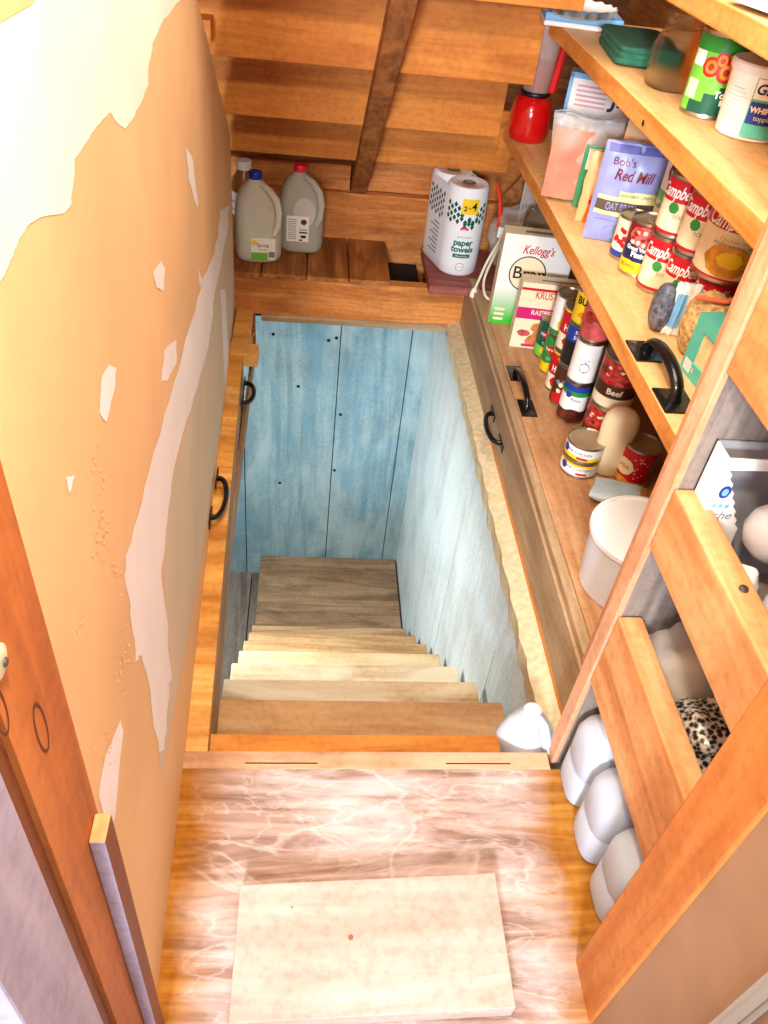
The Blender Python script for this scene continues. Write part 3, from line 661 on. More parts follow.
# ------------------------------------------------------------------ cereal and mix boxes
def carton(p, rz, w, d, h, name, label, mats, art, tilt=None, cat='box', group=None):
    o = thing(name, p, rz if tilt is None else tilt, label, cat, group)
    mb = MB(); mb.box(-w/2, w/2, 0, d, 0, h); ca = mb.build('carton', mats[0], o, bevel=.0015)
    q = MB(); art(q); q.build('print', mats, ca, fix=False); return o
def gradient(name, c0, c1, z0, z1):
    m, t, b = nt(name); tc = t.nodes.new('ShaderNodeTexCoord'); sp = t.nodes.new('ShaderNodeSeparateXYZ'); mr = t.nodes.new('ShaderNodeMapRange')
    mr.inputs['From Min'].default_value = z0*S; mr.inputs['From Max'].default_value = z1*S
    r = ramp(t, [(0, lin(c0)), (1, lin(c1))]); t.links.new(tc.outputs['Object'], sp.inputs[0]); t.links.new(sp.outputs['Z'], mr.inputs['Value']); t.links.new(mr.outputs[0], r.inputs['Fac'])
    t.links.new(r.outputs['Color'], b.inputs['Base Color']); b.inputs['Roughness'].default_value = .45; return m
p = G(488, 322, zl)
rz = -.10; w = .235
def art_k(q):
    q.poly([(-w/2, -.0006, 0), (w/2, -.0006, 0), (w/2, -.0006, .32), (-w/2, -.0006, .32)], 1)
    V, F = [], []
    for rr in (.062, .058):
        for i in range(32): V.append((.0-.02+rr*math.cos(i*math.pi/16), -.0012, .19+rr*math.sin(i*math.pi/16)))
    F = [(i, (i+1) % 32, (i+1) % 32+32, i+32) for i in range(32)]; q.add(V, F, 3)
    q.poly([(-.02+.058*math.cos(i*math.pi/16), -.0010, .19+.058*math.sin(i*math.pi/16)) for i in range(32)], 0)
    put_text(q, "Kellogg's", .04, FR(.0, -.0014, .272), 2, shear=.35, bold=.0006, width=.105)
    put_text(q, 'Bran', .06, FR(-.014, -.0016, .19), 3, bold=.0005)
    for i in range(3): q.poly([(-.105, -.0014, .05-.018*i), (-.07, -.0014, .05-.018*i), (-.07, -.0014, .06-.018*i), (-.105, -.0014, .06-.018*i)], 0)
    put_text(q, 'FLAKES', .02, FR(.05, -.0014, .05), 0)
    q.poly([(-.05, .02, .3206), (.06, .02, .3206), (.06, .04, .3206), (-.05, .04, .3206)], 4)
carton(p+Vector((w/2*math.cos(rz), w/2*math.sin(rz), 0)), rz, w, .07, .32, 'cereal_box', 'white and green bran cereal box standing at the far end of the low shelf', [m_cream, gradient('green fade', (60, 190, 50), (240, 238, 232), .02, .14), m_red, m_blackp, m_grey], art_k)
p = G(509, 346, zl); w2 = .245
def art_kr(q):
    y = -.0006
    def R_(x0, x1, z0, z1, mi, yy=y): q.poly([(x0, yy, z0), (x1, yy, z0), (x1, yy, z1), (x0, yy, z1)], mi)
    R_(-w2/2, w2/2, 0, .228, 0); R_(-w2/2, w2/2, .205, .214, 1, -.001); R_(-w2/2, w2/2, .106, .146, 2, -.001)
    put_text(q, 'KRUSTEAZ', .034, FR(-.018, -.0014, .19), 1, bold=.0004, width=.112); put_text(q, 'RASPBERRY', .024, FR(-.026, -.0016, .13), 0, bold=.0004, width=.1)
    put_text(q, 'OAT BARS', .01, FR(0, -.0016, .113), 0)
    for (x, z, s_, mi) in ((-.03, .078, .036, 3), (-.02, .05, .04, 3), (-.085, .055, .022, 4), (-.035, .03, .042, 3), (.05, .05, .04, 3)):
        q.poly([(x+s_*math.cos(i*math.pi/8)*random.uniform(.85, 1.1), -.001-.0003*random.random(), z+s_*.6*math.sin(i*math.pi/8)*random.uniform(.8, 1.1)) for i in range(16)], mi)
    R_(-.085, -.03, .006, .016, 2, -.0014)
    q.poly([(-w2/2, .0, .2306), (w2/2, 0, .2306), (w2/2, .06, .2306), (-w2/2, .06, .2306)], 0); q.poly([(-.06, .02, .231), (.06, .02, .231), (.06, .03, .231), (-.06, .03, .231)], 5)
carton(p+Vector((w2/2*math.cos(rz), w2/2*math.sin(rz), 0)), rz, w2, .062, .23, 'baking_mix_box', 'cream and magenta raspberry baking mix box in front of the cereal box', [m_cream, m_red, m_pink, m_bars, m_meat, m_grey], art_kr)

# ------------------------------------------------------------------ water jugs
def sq(hw, hd, z, cx=0, cy=0, pw=3.2, n=32):
    out = []
    for i in range(n):
        a = 2*math.pi*i/n; c_, s_ = math.cos(a), math.sin(a)
        out.append((cx+hw*math.copysign(abs(c_)**(2/pw), c_), cy+hd*math.copysign(abs(s_)**(2/pw), s_), z))
    return out
def jug(p, rz, label, cap, capname, w=.088, h=.31, fill=.6, flip=1, body=m_jug, lab=None):
    o = thing('water_jug', p, rz, label, 'jug', 'plastic gallon water jugs on the deck planks')
    mb = MB(); s_ = flip
    mb.loft([sq(w*.86, w*.86, 0), sq(w*.97, w*.97, .008), sq(w, w, .03), sq(w, w, .14), sq(w*.99, w*.99, .17), sq(w*.93, w*.93, .2, -s_*.0, .004), sq(w*.76, w*.74, .232, -s_*.006, .01),
             sq(w*.48, w*.46, .262, -s_*.01, .01, 2.5), sq(w*.25, w*.25, .282, -s_*.01, .008, 2), sq(w*.22, w*.22, h-.012, -s_*.01, .008, 2)])
    mb.build('bottle', body, o, smooth=50)
    mb = MB(); mb.tube([(s_*.012, -.02, .272), (s_*.04, -.045, .262), (s_*.065, -.068, .235), (s_*.074, -.083, .195), (s_*.072, -.09, .15), (s_*.058, -.094, .115)], [.011, .013, .014, .014, .013, .008], 12)
    mb.build('handle', body, o, smooth=60)
    q = MB(); q.loft([[(s_*.012+.042*math.cos(a)*k, -w-.0004-.001*(1-k)*0, .165+.055*math.sin(a)*k) for a in [i*math.pi/12 for i in range(24)]] for k in (1, .8)], cap0=False)
    q.build('recess_shade', M('jug shade', (196, 194, 182), .4), o)  # flat oval, the shade of the hand recess painted as darker plastic
    if fill:
        q = MB(); q.loft([sq(w*.9, w*.9, .006), sq(w*.955, w*.955, .03), sq(w*.955, w*.955, min(fill, .16)), sq(w*.94, w*.94, max(min(fill, .18), .161)) if fill > .16 else sq(w*.954, w*.954, fill+.001)])
        q.build('water', m_water, o, smooth=50)
    q = MB(); q.lathe([(w*.27, h-.024), (w*.28, h-.022), (w*.28, h-.003), (w*.26, h), (w*.001+.0001, h)], 24, c=(-s_*.01, .008)); tag(q.build(capname, cap, o, smooth=40), capname.replace('_', ' '))
    if lab: q = MB(); lab(q, w); q.build('label', [m_white, m_lime, m_blackp, m_dkred, m_yellow, m_grey], o, fix=False)
    return o
def rect(q, x0, x1, z0, z1, y, mi): q.poly([(x0, y, z0), (x1, y, z0), (x1, y, z1), (x0, y, z1)], mi)
def lab1(q, w):
    y = -w-.001; rect(q, -.028, .062, .018, .1, y, 0); rect(q, -.028, .035, .018, .046, y-.0006, 1); rect(q, .038, .06, .028, .05, y-.0006, 5)
    put_text(q, 'Spring', .018, FR(.015, y-.001, .074), 2, shear=.2); put_text(q, 'WATER', .009, FR(.015, y-.001, .057), 5); q.poly([(-.015+.012*math.cos(i*.7), y-.0008, .082+.01*math.sin(i*.7)) for i in range(9)], 4)
def lab2(q, w):
    y = -w-.001; rect(q, -.055, .03, .05, .15, y, 0)
    for i in range(11): rect(q, -.05, -.018, .06+i*.0075, .0625+i*.0075, y-.0006, 5)
    q.poly([(.01+.012*math.cos(i*.52), y-.0008, .128+.011*math.sin(i*.52)) for i in range(12)], 3); rect(q, -.006, .025, .096, .1, y-.0006, 5); rect(q, -.006, .025, .084, .09, y-.0006, 2); rect(q, .0, .02, .066, .076, y-.0006, 2); rect(q, -.006, .006, .054, .06, y-.0006, 2)
jug(Vector((-.188, 3.005, .1525)), .06, 'full water jug with a blue cap and green label against the drywall', M('blue cap', (20, 52, 170), .35), 'blue_cap', fill=.18, lab=lab1)
jug(Vector((-.028, 3.118, .1525)), .0, 'half full water jug with a red cap and nutrition label', M('red cap', (224, 30, 66), .35), 'red_cap', fill=.118, lab=lab2, body=m_jugclear)
# small bottle behind
p = Vector((-.25, 3.15, .1525))
o = thing('small_bottle', p, 0, 'amber bottle with a white cap behind the blue-capped jug', 'bottle')
mb = MB(); mb.lathe([(.045, 0), (.048, .005), (.048, .2), (.044, .235), (.024, .265), (.022, .275)], 28); mb.build('bottle', M('amber liquid', (178, 122, 60), .15, trans=.4), o, smooth=50)
mb = MB(); mb.lathe([(.03, .27), (.03, .297), (.027, .3), (.0005, .3)], 24); mb.build('cap', m_white, o, smooth=40)
mb = MB(); mb.lathe([(.0487, .1), (.0487, .19)], 28, cap0=False, cap1=False); mb.lathe([(.049, .12), (.049, .125)], 28, 1, cap0=False, cap1=False); mb.lathe([(.049, .15), (.049, .155)], 28, 1, cap0=False, cap1=False); mb.build('label', [m_white, m_grey], o, smooth=60, fix=False)

# ------------------------------------------------------------------ paper towels
p = Vector((.58, 2.965, .1685)); rz = -.06
o = thing('paper_towels', p, rz, 'plastic wrapped two-roll pack of white paper towels standing on the red board', 'paper towels')
hb = .333; b2 = Vector((-.05, .125))
mb = MB()
def hull(r, z, rr=1):
    out = []; d = b2.normalized(); a0 = math.atan2(d.y, d.x); n = 18
    for i in range(n+1): a = a0+math.pi/2+math.pi*i/n; out.append((r*math.cos(a), r*math.sin(a), z))
    for i in range(n+1): a = a0-math.pi/2+math.pi*i/n; out.append((b2.x+r*math.cos(a), b2.y+r*math.sin(a), z))
    return out
mb.loft([hull(.07, 0), hull(.078, .01), hull(.079, .05), hull(.079, hb-.03), hull(.077, hb-.012)], cap1=False)
ob = mb.build('wrapper', M('towel wrapper', (236, 240, 242), .25, coat=.4), o, smooth=60)
for (cx, cy) in ((0, 0), (b2.x, b2.y)):
    q = MB(); q.lathe([(.073, .01), (.075, .02), (.076, hb-.01), (.07, hb), (.026, hb-.001), (.023, hb-.004), (.022, hb-.06), (.0005, hb-.06)], 36, c=(cx, cy)); q.build('roll', m_paper, o, smooth=50)
    q = MB(); q.lathe([(.024, hb-.03), (.024, hb+.0005), (.021, hb+.0005), (.021, hb-.03)], 24, c=(cx, cy), cap0=False, cap1=False); q.build('core', M('card core', (120, 104, 84), .8), o, smooth=50)
q = MB(); r = .079
for i in range(-6, 5):
    for k in range(3):
        a = -.95+.0+ (i+6)*.185; z = hb-.06-k*.024-(.012 if i % 2 else 0)-(.035 if abs(i+.5) < 2.3 and k == 0 else 0)
        if -2 < i < 3 and k < 2: z -= .03
        wrap(q, [(-.008, 0), (0, -.011), (.008, 0), (0, .011)], [(0, 1, 2, 3)], r, z, a, 0)
wrap_rect(q, .062, .055, r, hb-.062, .12, 1, eps=.002); wrap_text(q, '2', .024, r, hb-.07, -.1, 2, eps=.003, bold=.0008); wrap_text(q, '=', .02, r, hb-.068, .09, 2, eps=.003); wrap_text(q, '4', .042, r, hb-.062, .3, 2, eps=.003, bold=.0004)
wrap_ell(q, .034, .014, r, hb-.145, .0, 3, eps=.001, n=12); wrap_rect(q, .014, .004, r, hb-.149, .0, 4, eps=.0018)
wrap_text(q, 'premium', .014, r, hb-.175, .05, 5); wrap_text(q, 'paper', .032, r, hb-.198, .05, 6, bold=.0012); wrap_text(q, 'towels', .032, r, hb-.224, .05, 6, bold=.0012)
wrap_rect(q, .066, .015, r, hb-.249, .05, 6); wrap_text(q, 'Make-A-Size', .009, r, hb-.249, .05, 4, eps=.0018)
wrap_ell(q, .034, .032, r, hb-.292, .05, 5, eps=.0008); wrap_ell(q, .03, .028, r, hb-.292, .05, 4, eps=.0014); wrap_text(q, '2 ROLLS', .006, r, hb-.292, .05, 5, eps=.002)
d = b2.normalized(); nrm = Vector((-abs(d.y), -abs(d.x)*1, 0)); nrm = Vector((-d.y, d.x)) if -d.y < 0 else Vector((d.y, -d.x))
for i in range(7):
    for k in range(4):
        u = .2+i*.13; z = hb-.05-k*.024-(.012 if i % 2 else 0); c0 = Vector((b2.x*u, b2.y*u, z)); e = Vector((d.x, d.y, 0)); m_ = Vector((nrm.x, nrm.y, 0))*.0796
        if u < 1: q.add([tuple(c0+m_+e*.008), tuple(c0+m_+Vector((0, 0, .011))), tuple(c0+m_-e*.008), tuple(c0+m_-Vector((0, 0, .011)))], [(0, 1, 2, 3)], 0)
for i in range(8):
    z = hb-.17-i*.016; m_ = Vector((nrm.x, nrm.y, 0))*.0796; a_ = Vector((b2.x*.25, b2.y*.25, z)); b_ = Vector((b2.x*(.6+.2*(i % 2)), b2.y*(.6+.2*(i % 2)), z))
    q.add([tuple(a_+m_), tuple(b_+m_), tuple(b_+m_+Vector((0, 0, .006))), tuple(a_+m_+Vector((0, 0, .006)))], [(0, 1, 2, 3)], 5)
q.build('print', [m_dkgreen, m_yellow, m_blackp, M('pink print', (220, 60, 100), .4), m_white, m_grey, M('teal green print', (14, 110, 96), .4)], o, fix=False)

# ------------------------------------------------------------------ bags, tray, cord behind the cereal
def crumple(name, label, cat, loc, size, mat_, seed, amt=.35, rz=0, parts=None, tie=False):
    o = thing(name, loc, rz, label, cat)
    rings = []; n = 26; m_ = 22
    for i in range(n+1):
        u = i/n; ph = math.pi*u; rr = math.sin(ph)**.7 if 0 < i < n else .02
        if tie and u > .72: rr *= 1-(u-.72)*2.6; rr = max(rr, .12+.3*max(0, u-.9)*4)
        rings.append([(size[0]*rr*math.cos(2*math.pi*j/m_), size[1]*rr*math.sin(2*math.pi*j/m_), size[2]*(1-math.cos(ph))/2) for j in range(m_)])
    mb = MB(); mb.loft(rings); b_ = mb.build('bag', mat_, o, smooth=180)
    for v in b_.data.vertices:
        k = Vector(v.co); q = k*18+Vector((seed*3, 0, seed)); f = noise.noise(q)*.6+noise.noise(q*2.3)*.35+abs(noise.noise(q*4.1))*.25
        s2 = 1+f*amt; v.co.x *= s2; v.co.y *= s2; v.co.z = max(.001, v.co.z*(1+f*amt*.35))
    return o
o = crumple('plastic_bag', 'clear crumpled plastic bag of odds and ends between the paper towels and the cereal box', 'bag', (.785, 2.96, .187), (.095, .1, .24), m_bag, 3)
for i in range(7):
    q = MB(); a = i*1.1; q.lathe([(.0005, 0), (.022, .004), (.026, .03), (.02, .05), (.0005, .055)], 12, c=(.05*math.cos(a), .05*math.sin(a))); q.build('wrapped_item', [m_grey, m_blackp, m_cream, m_steel][i % 4], o, loc=(0, 0, .02+.03*(i % 4)), smooth=60)
q = MB(); q.box(-.015, .015, -.001, .001, 0, .04); q.build('tag', m_white, o, loc=(-.07, -.08, .15), rz=-.3)
o = crumple('foil_bag', 'dull grey crumpled plastic bag behind the cereal box top', 'bag', (.87, 2.78, .187), (.1, .09, .36), M('dull grey film', (150, 138, 116), .25, metal=.3, bump=.8, vs=30, alpha=.75), 5)
# clear tray standing up
o = thing('clear_tray', (.84, 2.95, .187), (-.15, 0, -.25), 'clear folded plastic tray standing behind the cereal box', 'tray')
mb = MB()
mb.box(-.055, .055, 0, .002, .0, .42); mb.box(-.055, -.053, -.05, 0, 0, .42); mb.box(.053, .055, -.05, 0, 0, .42); mb.box(-.055, .055, -.05, 0, .418, .42)
mb.build('tray', M('clear tray plastic', (236, 234, 224), .08, alpha=.28), o)
q = MB()
for a_, b_ in (((-.055, -.05, 0), (-.055, -.05, .42)), ((.055, -.05, 0), (.055, -.05, .42)), ((-.055, -.05, .42), (.055, -.05, .42)), ((-.055, 0, .42), (.055, 0, .42)), ((-.055, 0, .42), (-.055, -.05, .42)), ((0, 0, .42), (0, 0, .1))): q.tube([a_, b_], .0018, 6)
q.build('rim', M('tray edge glint', (240, 236, 226), .1, alpha=.6), o)
mb = MB(); mb.tube([(0, 0, 0), (.004, 0, .05), (-.006, .01, .1), (-.024, .02, .15)], .011, 10, flat=.5)
tag(mb.build('red_strap', M('red orange strap', (232, 62, 30), .35), loc=(.705, 2.93, .36), smooth=60), 'short red strip curving up between the towels and the clear tray', 'strap')
# diagonal brace in the corner
mb = MB(); mb.prism([(.74, 3.18, .3), (.80, 3.18, .3), (.98, 3.04, .65), (.92, 3.04, .65)], (0, .0, .05)); 
tag(mb.build('corner_brace', w_string), 'dark brown diagonal brace below the middle shelf in the far corner', 'brace')
# cord with plug
cp = [(.735, 2.92, .36), (.70, 2.84, .335), (.66, 2.79, .28), (.635, 2.76, .22), (.622, 2.745, .19)]
o = thing('power_cord', (.622, 2.745, .17), 0, 'white electric cord with a two-prong plug hanging over the red board', 'cord')
def smooth_path(P_, k=6):
    out = []
    for i in range(len(P_)-1):
        p0 = Vector(P_[max(i-1, 0)]); p1 = Vector(P_[i]); p2 = Vector(P_[i+1]); p3 = Vector(P_[min(i+2, len(P_)-1)])
        for j in range(k):
            t = j/k; out.append(.5*((2*p1)+(p2-p0)*t+(2*p0-5*p1+4*p2-p3)*t*t+(3*p1-p0-3*p2+p3)*t**3))
    return out+[Vector(P_[-1])]
off = Vector((.622, 2.745, .17)); m_cord = M('white cord', (232, 222, 200), .45)
mb = MB(); mb.tube([q-off for q in smooth_path(cp)], .0052, 8); mb.tube([q-off for q in smooth_path([(.735, 2.9, .33), (.68, 2.79, .3), (.645, 2.72, .24), (.65, 2.66, .205), (.69, 2.65, .2), (.75, 2.7, .2)])], .0052, 8); mb.build('cable', m_cord, o, smooth=60)
mb = MB(); mb.loft([sq(.0075, .006, 0, n=12), sq(.012, .008, -.012, n=12), sq(.0125, .009, -.03, n=12), sq(.009, .007, -.035, n=12)]); mb.build('plug', m_cord, o, loc=(0, -.002, .026), smooth=50, rot=(-.3, .2, 0))
mb = MB(); mb.box(-.007, -.005, -.003, .003, -.02, 0); mb.box(.005, .007, -.003, .003, -.02, 0); mb.build('prong', m_steel, o, loc=(-.004, -.004, -.008))
# pale appliance body by the cord
p = Vector((.76, 2.68, .187)); o = thing('small_appliance', p, .3, 'cream plastic appliance half hidden behind the cereal box, where the cord goes', 'appliance')
mb = MB(); mb.lathe([(.05, 0), (.055, .01), (.06, .07), (.055, .13), (.04, .17), (.02, .18), (.0005, .182)], 28); mb.build('body', M('cream appliance', (226, 212, 182), .35), o, smooth=60)
mb = MB(); mb.lathe([(.0565, .012), (.0575, .022)], 28, cap0=False, cap1=False); mb.build('band', m_grey, o, fix=False)

# ------------------------------------------------------------------ middle shelf
zm = .7655; MIDG = 'food tins on the middle shelf'
# red chopper
p = Vector((.665, 2.61, zm)); o = thing('food_chopper', p, face(p), 'red electric food chopper with a clear jar at the far end of the middle shelf', 'appliance')
mb = MB(); mb.lathe([(.05, 0), (.06, .006), (.064, .03), (.064, .07), (.056, .11), (.04, .13)], 36); mb.build('base', m_redpl, o, smooth=60)
mb = MB(); mb.lathe([(.0415, .125), (.045, .129), (.045, .136), (.0415, .14)], 32); mb.build('collar', m_blackp, o, smooth=60)
mb = MB(); mb.lathe([(.04, .14), (.045, .22), (.048, .3), (.043, .315), (.028, .322), (.0005, .324)], 32, cap0=False); mb.build('jar', M('jar plastic', (206, 180, 172), .05, alpha=.4), o, smooth=60)
mb = MB(); mb.box(.022, .045, -.055, -.036, .15, .29); tag(mb.build('handle', m_redpl, o, bevel=.006, rot=(0, .08, .0)), 'red handle')
mb = MB(); mb.lathe([(.033, .142), (.037, .22), (.0005, .222)], 24); mb.build('cup', M('dark red cup', (140, 26, 24), .3), o, smooth=60)
# blue and white sugar-snack box behind the bag
p = G(557, 132, zm)
def art_j(q):
    def R_(x0, x1, z0, z1, mi, yy=-.0006): q.poly([(x0, yy, z0), (x1, yy, z0), (x1, yy, z1), (x0, yy, z1)], mi)
    R_(-.11, .11, 0, .245, 0); R_(-.11, .11, .232, .245, 1, -.001); R_(-.11, -.1, 0, .245, 1, -.001); R_(-.1, .1, 0, .01, 1, -.001)
    for i in range(5): R_(-.085, -.0, .165+i*.012, .17+i*.012, 3, -.001)
    put_text(q, 'Jiffy', .06, FR(.055, -.0014, .195), 2, shear=.1, bold=.0016)
    q.poly([(-.11, 0, .2456), (.11, 0, .2456), (.11, .055, .2456), (-.11, .055, .2456)], 1); put_text(q, 'Jiffy', .03, Matrix.Translation((0, .025, .2462)), 0)
bp_ = Vector((.80, 2.35, zm))
carton(bp_, -.3, .22, .055, .245, 'muffin_mix_box', 'blue and white mix box with dark blue lettering behind the zip bag', [m_white, m_ltblue, m_navy, M('pale pink print', (226, 160, 170), .5)], art_j)
# box inside the zip bag, standing left
p = G(541, 184, zm)
def art_w(q):
    q.poly([(-.05, -.0006, 0), (.05, -.0006, 0), (.05, -.0006, .15), (-.05, -.0006, .15)], 0); q.poly([(-.05, -.001, 0), (-.036, -.001, 0), (-.036, -.001, .15), (-.05, -.001, .15)], 1)
    q.poly([(-.05, -.001, 0), (.05, -.001, 0), (.05, -.001, .006), (-.05, -.001, .006)], 1)
    for i in range(9): q.poly([(-.028, -.001, .03+.011*i), (.035-.01*(i % 3), -.001, .03+.011*i), (.035-.01*(i % 3), -.001, .033+.011*i), (-.028, -.001, .033+.011*i)], 2)
carton(Vector((.695, 2.22, zm)), -.3, .1, .03, .15, 'medicine_box', 'small white box with a light blue stripe behind the left side of the zip bag', [m_white, m_ltblue, m_grey], art_w)
# zip bag with salmon and green packets
zc = Vector((.712, 2.1, zm)); zr = face(zc, .12)
o = thing('zip_bag', zc, zr, 'clear zip-top bag with salmon and green packets standing on the middle shelf', 'bag')
mb = MB(); W_, H_, n1, n2 = .22, .205, 24, 22
def sheet(W_, H_, y0, bulge, n1, n2, seed, amp, topw=1, botw=1):
    V = []; F = []
    for i in range(n2+1):
        v = i/n2
        for j in range(n1+1):
            u = j/n1*2-1; ww = botw+(topw-botw)*v
            b_ = bulge*(1-u*u)**.5*(math.sin(math.pi*(v*.92+.04)))**.6
            V.append((u*W_/2*ww, y0-b_+amp*noise.noise(Vector((u*4+seed, v*6, seed))), H_*v+amp*.6*noise.noise(Vector((u*5, v*3, seed+9)))))
    for i in range(n2):
        for j in range(n1): a = i*(n1+1)+j; F.append((a, a+1, a+n1+2, a+n1+1))
    return V, F
for sgn, sd in ((1, 1), (-1, 2)):
    V, F = sheet(W_, H_, 0, .035*sgn, n1, n2, sd, .012, 1.05, .8); mb.add([(x, y, max(.0015, z)) for x, y, z in V], F)
mb.build('film', m_bag2, o, smooth=180, fix=False)
mb = MB(); V = [Vector((-.115+.23*i/14, -.004+.004*math.sin(i), .196+.006*math.sin(i*.7))) for i in range(15)]; mb.tube(V, .0035, 6); mb.tube([v+Vector((0, 0, .012)) for v in V], .0025, 6); mb.build('zip', M('zip blue grey', (120, 140, 160), .3), o, smooth=60)
mb = MB(); V, F = sheet(.1, .17, -.012, .012, 8, 8, 4, .006); mb.add(V, F); mb.build('salmon_packet', M('salmon packet', (232, 138, 112), .4, vary=.3, vs=15), o, loc=(-.055, -.012, .01), smooth=180, fix=False)
mb = MB(); V, F = sheet(.07, .15, -.012, .012, 8, 8, 6, .006); mb.add(V, F); mb.build('green_packet', M('green packet', (60, 148, 96), .4, vary=.3, vs=15), o, loc=(.012, -.036, .005), smooth=180, fix=False)
mb = MB(); mb.box(-.03, .03, -.003, 0, 0, .05); put_text(mb, 'Gum', .02, FR(0, -.0035, .025), 1, bold=.0008); mb.build('packet_label', [m_white, m_blackp], o, loc=(.016, -.056, .1))
def pouch(name, label, c_, rz, W_, H_, D_, mats, art, seed, group=None, tilt=0):
    o = thing(name, c_, (tilt, 0, rz), label, 'pouch', group)
    mb = MB()
    V1, F1 = sheet(W_, H_, 0, D_/2, 20, 20, seed, .006); mb.add([(x, y, max(.001, z)) for x, y, z in V1], F1)
    V2, F2 = sheet(W_, H_, 0, -D_/2, 20, 20, seed, .006); mb.add([(x, y, max(.001, z)) for x, y, z in V2], F2)
    mb.build('pouch', mats[0], o, smooth=180, fix=False)
    q = MB(); art(q)
    dep = [0]
    for k, v in enumerate(q.v):    # press the print on to the bulging front
        x, y, z = v; u = max(-.999, min(.999, x/(W_/2))); t = max(.0, min(1, z/H_))
        b_ = D_/2*(1-u*u)**.5*(math.sin(math.pi*(t*.92+.04)))**.6
        q.v[k] = (x, -b_+.006*noise.noise(Vector((u*4+seed, t*6, seed)))+y-.0015, z)
    q.build('print', mats, o, fix=False); return o
def grid_rect(q, x0, x1, z0, z1, y, mi, n=8, m_=4):
    V = []; F = []
    for i in range(m_+1):
        for j in range(n+1): V.append((x0+(x1-x0)*j/n, y, z0+(z1-z0)*i/m_))
    for i in range(m_):
        for j in range(n): a = i*(n+1)+j; F.append((a, a+1, a+n+2, a+n+1))
    q.add(V, F, mi)
def art_o(q):
    grid_rect(q, -.085, .085, .205, .222, -.0002, 1); put_text(q, "Bob's", .024, FR(-.045, -.002, .187), 2); put_text(q, 'Red Mill', .034, FR(-.018, -.002, .16), 2, shear=.25, bold=.0005, width=.088)
    grid_rect(q, -.04, .055, .112, .127, -.0006, 4); grid_rect(q, -.085, .085, .068, .112, -.0006, 4); grid_rect(q, -.085, .085, .078, .103, -.0014, 5)
    put_text(q, 'OAT BRAN', .024, FR(-.03, -.003, .09), 0, bold=.0005, width=.068); put_text(q, 'HIGH FIBER CEREAL', .009, FR(0, -.002, .118), 5)
    q.poly([(.068+.012*math.cos(i*.52), -.002, .165+.012*math.sin(i*.52)) for i in range(12)], 3)
    for k in range(5): q.poly([(-.03-.05+.052*math.cos(i*.4)*k/4 if False else .0+.055*math.cos(i*.4), -.0008, .03+.024*math.sin(i*.4)) for i in range(16)], 0) if k == 0 else None
    for k in range(6): grid_rect(q, -.08, -.0, .055-.0*k+.002*k, .056+.002*k, -.0006, 1, 4, 1) if k == 0 else None
cO = stand(618, 247, zm, .035)
pouch('oat_bran_pouch', 'lavender stand-up pouch of oat bran on the middle shelf', cO, face(cO, .25), .185, .225, .06, [m_lav, M('violet band', (88, 92, 168), .35), m_dkred, m_orange, M('pale yellow print', (226, 222, 160), .5), M('taupe band', (92, 80, 70), .5)], art_o, 2)
o = bpy.data.objects['print.003'] if False else None
cT = Vector((.84, 1.98, zm))
def art_t(q): grid_rect(q, -.07, .08, .12, .19, -.001, 1); q.poly([(.0+.045*math.cos(i*.4), -.0025, .125+.02*math.sin(i*.4)) for i in range(16)], 2)
pouch('tan_food_packet', 'tan paper packet with a red label behind the lavender pouch', cT, face(cT, .2), .19, .27, .05, [M('tan paper', (222, 190, 150), .7, bump=.2), m_red, m_orange], art_t, 7)
cP = stand(590, 224, zm, .02)
def art_p(q):
    grid_rect(q, -.03, .04, .0, .07, -.001, 1)
    for i in range(16): x = random.uniform(-.025, .035); z = random.uniform(.008, .065); q.poly([(x+.007*math.cos(k*1.05), -.002, z+.006*math.sin(k*1.05)) for k in range(6)], 2+(i % 2))
pouch('orange_snack_packet', 'yellow and orange noodle packet squeezed between the zip bag and lavender pouch', cP, face(cP, .5), .09, .17, .04, [M('pale orange film', (234, 178, 120), .35, vary=.15), m_orange, m_red, m_cream], art_p, 9)

def a_berry(L, r, z, h):
    for i in range(12): wrap_ell(L, .013, .011, r, z+h*random.uniform(.3, .75), random.uniform(-.9, .2), RD, wob=.2)
def a_bluebean(L, r, z, h):
    wrap_ell(L, .07, .045, r, z+h*.77, .0, ME, wob=.08)
    for i in range(20): wrap_ell(L, .011, .008, r, z+h*random.uniform(.62, .92), random.uniform(-.7, .7), random.choice([CR, CH, DR]), eps=.0015, wob=.2)
    wrap_text(L, 'Great Value', .012, r, z+h*.52, -.1, WH, bold=.0005); wrap_text(L, 'Pinto', .016, r, z+h*.4, 0, WH, bold=.0008); wrap_ell(L, .04, .026, r, z+h*.15, -.5, YL)
    wrap_text(L, 'BEANS', .012, r, z+h*.15, -.45, NV, eps=.0018); wrap_rect(L, .03, .022, r, z+h*.12, .75, BK); wrap_ell(L, .03, .04, r, z+h*.4, .9, ME, wob=.1)
def a_camp(L, r, z, h):
    wrap_text(L, "Campbell's", .034 if r < .05 else .042, r, z+h*.78, -.3 if r < .05 else -.15, WH, shear=.35, bold=.0007, width=.088 if r < .05 else .11)
    if r > .05:
        wrap_ell(L, .095, .062, r, z+h*.27, .05, SO, eps=.001); wrap_ell(L, .05, .03, r, z+h*.29, .1, YL, eps=.0018, wob=.2); wrap_text(L, 'Chicken with', .011, r, z+h*.55, .1, SO); wrap_text(L, 'WHITE & WILD RICE', .009, r, z+h*.48, .1, GY)
    else: wrap_ell(L, .022, .022, r, z+h*.5, -.3, GN); wrap_text(L, 'SOUP', .011, r, z+h*.35, .1, GY)
camp = B((0, .06, RD), (.06, .6, CR), (.6, 1, RD))
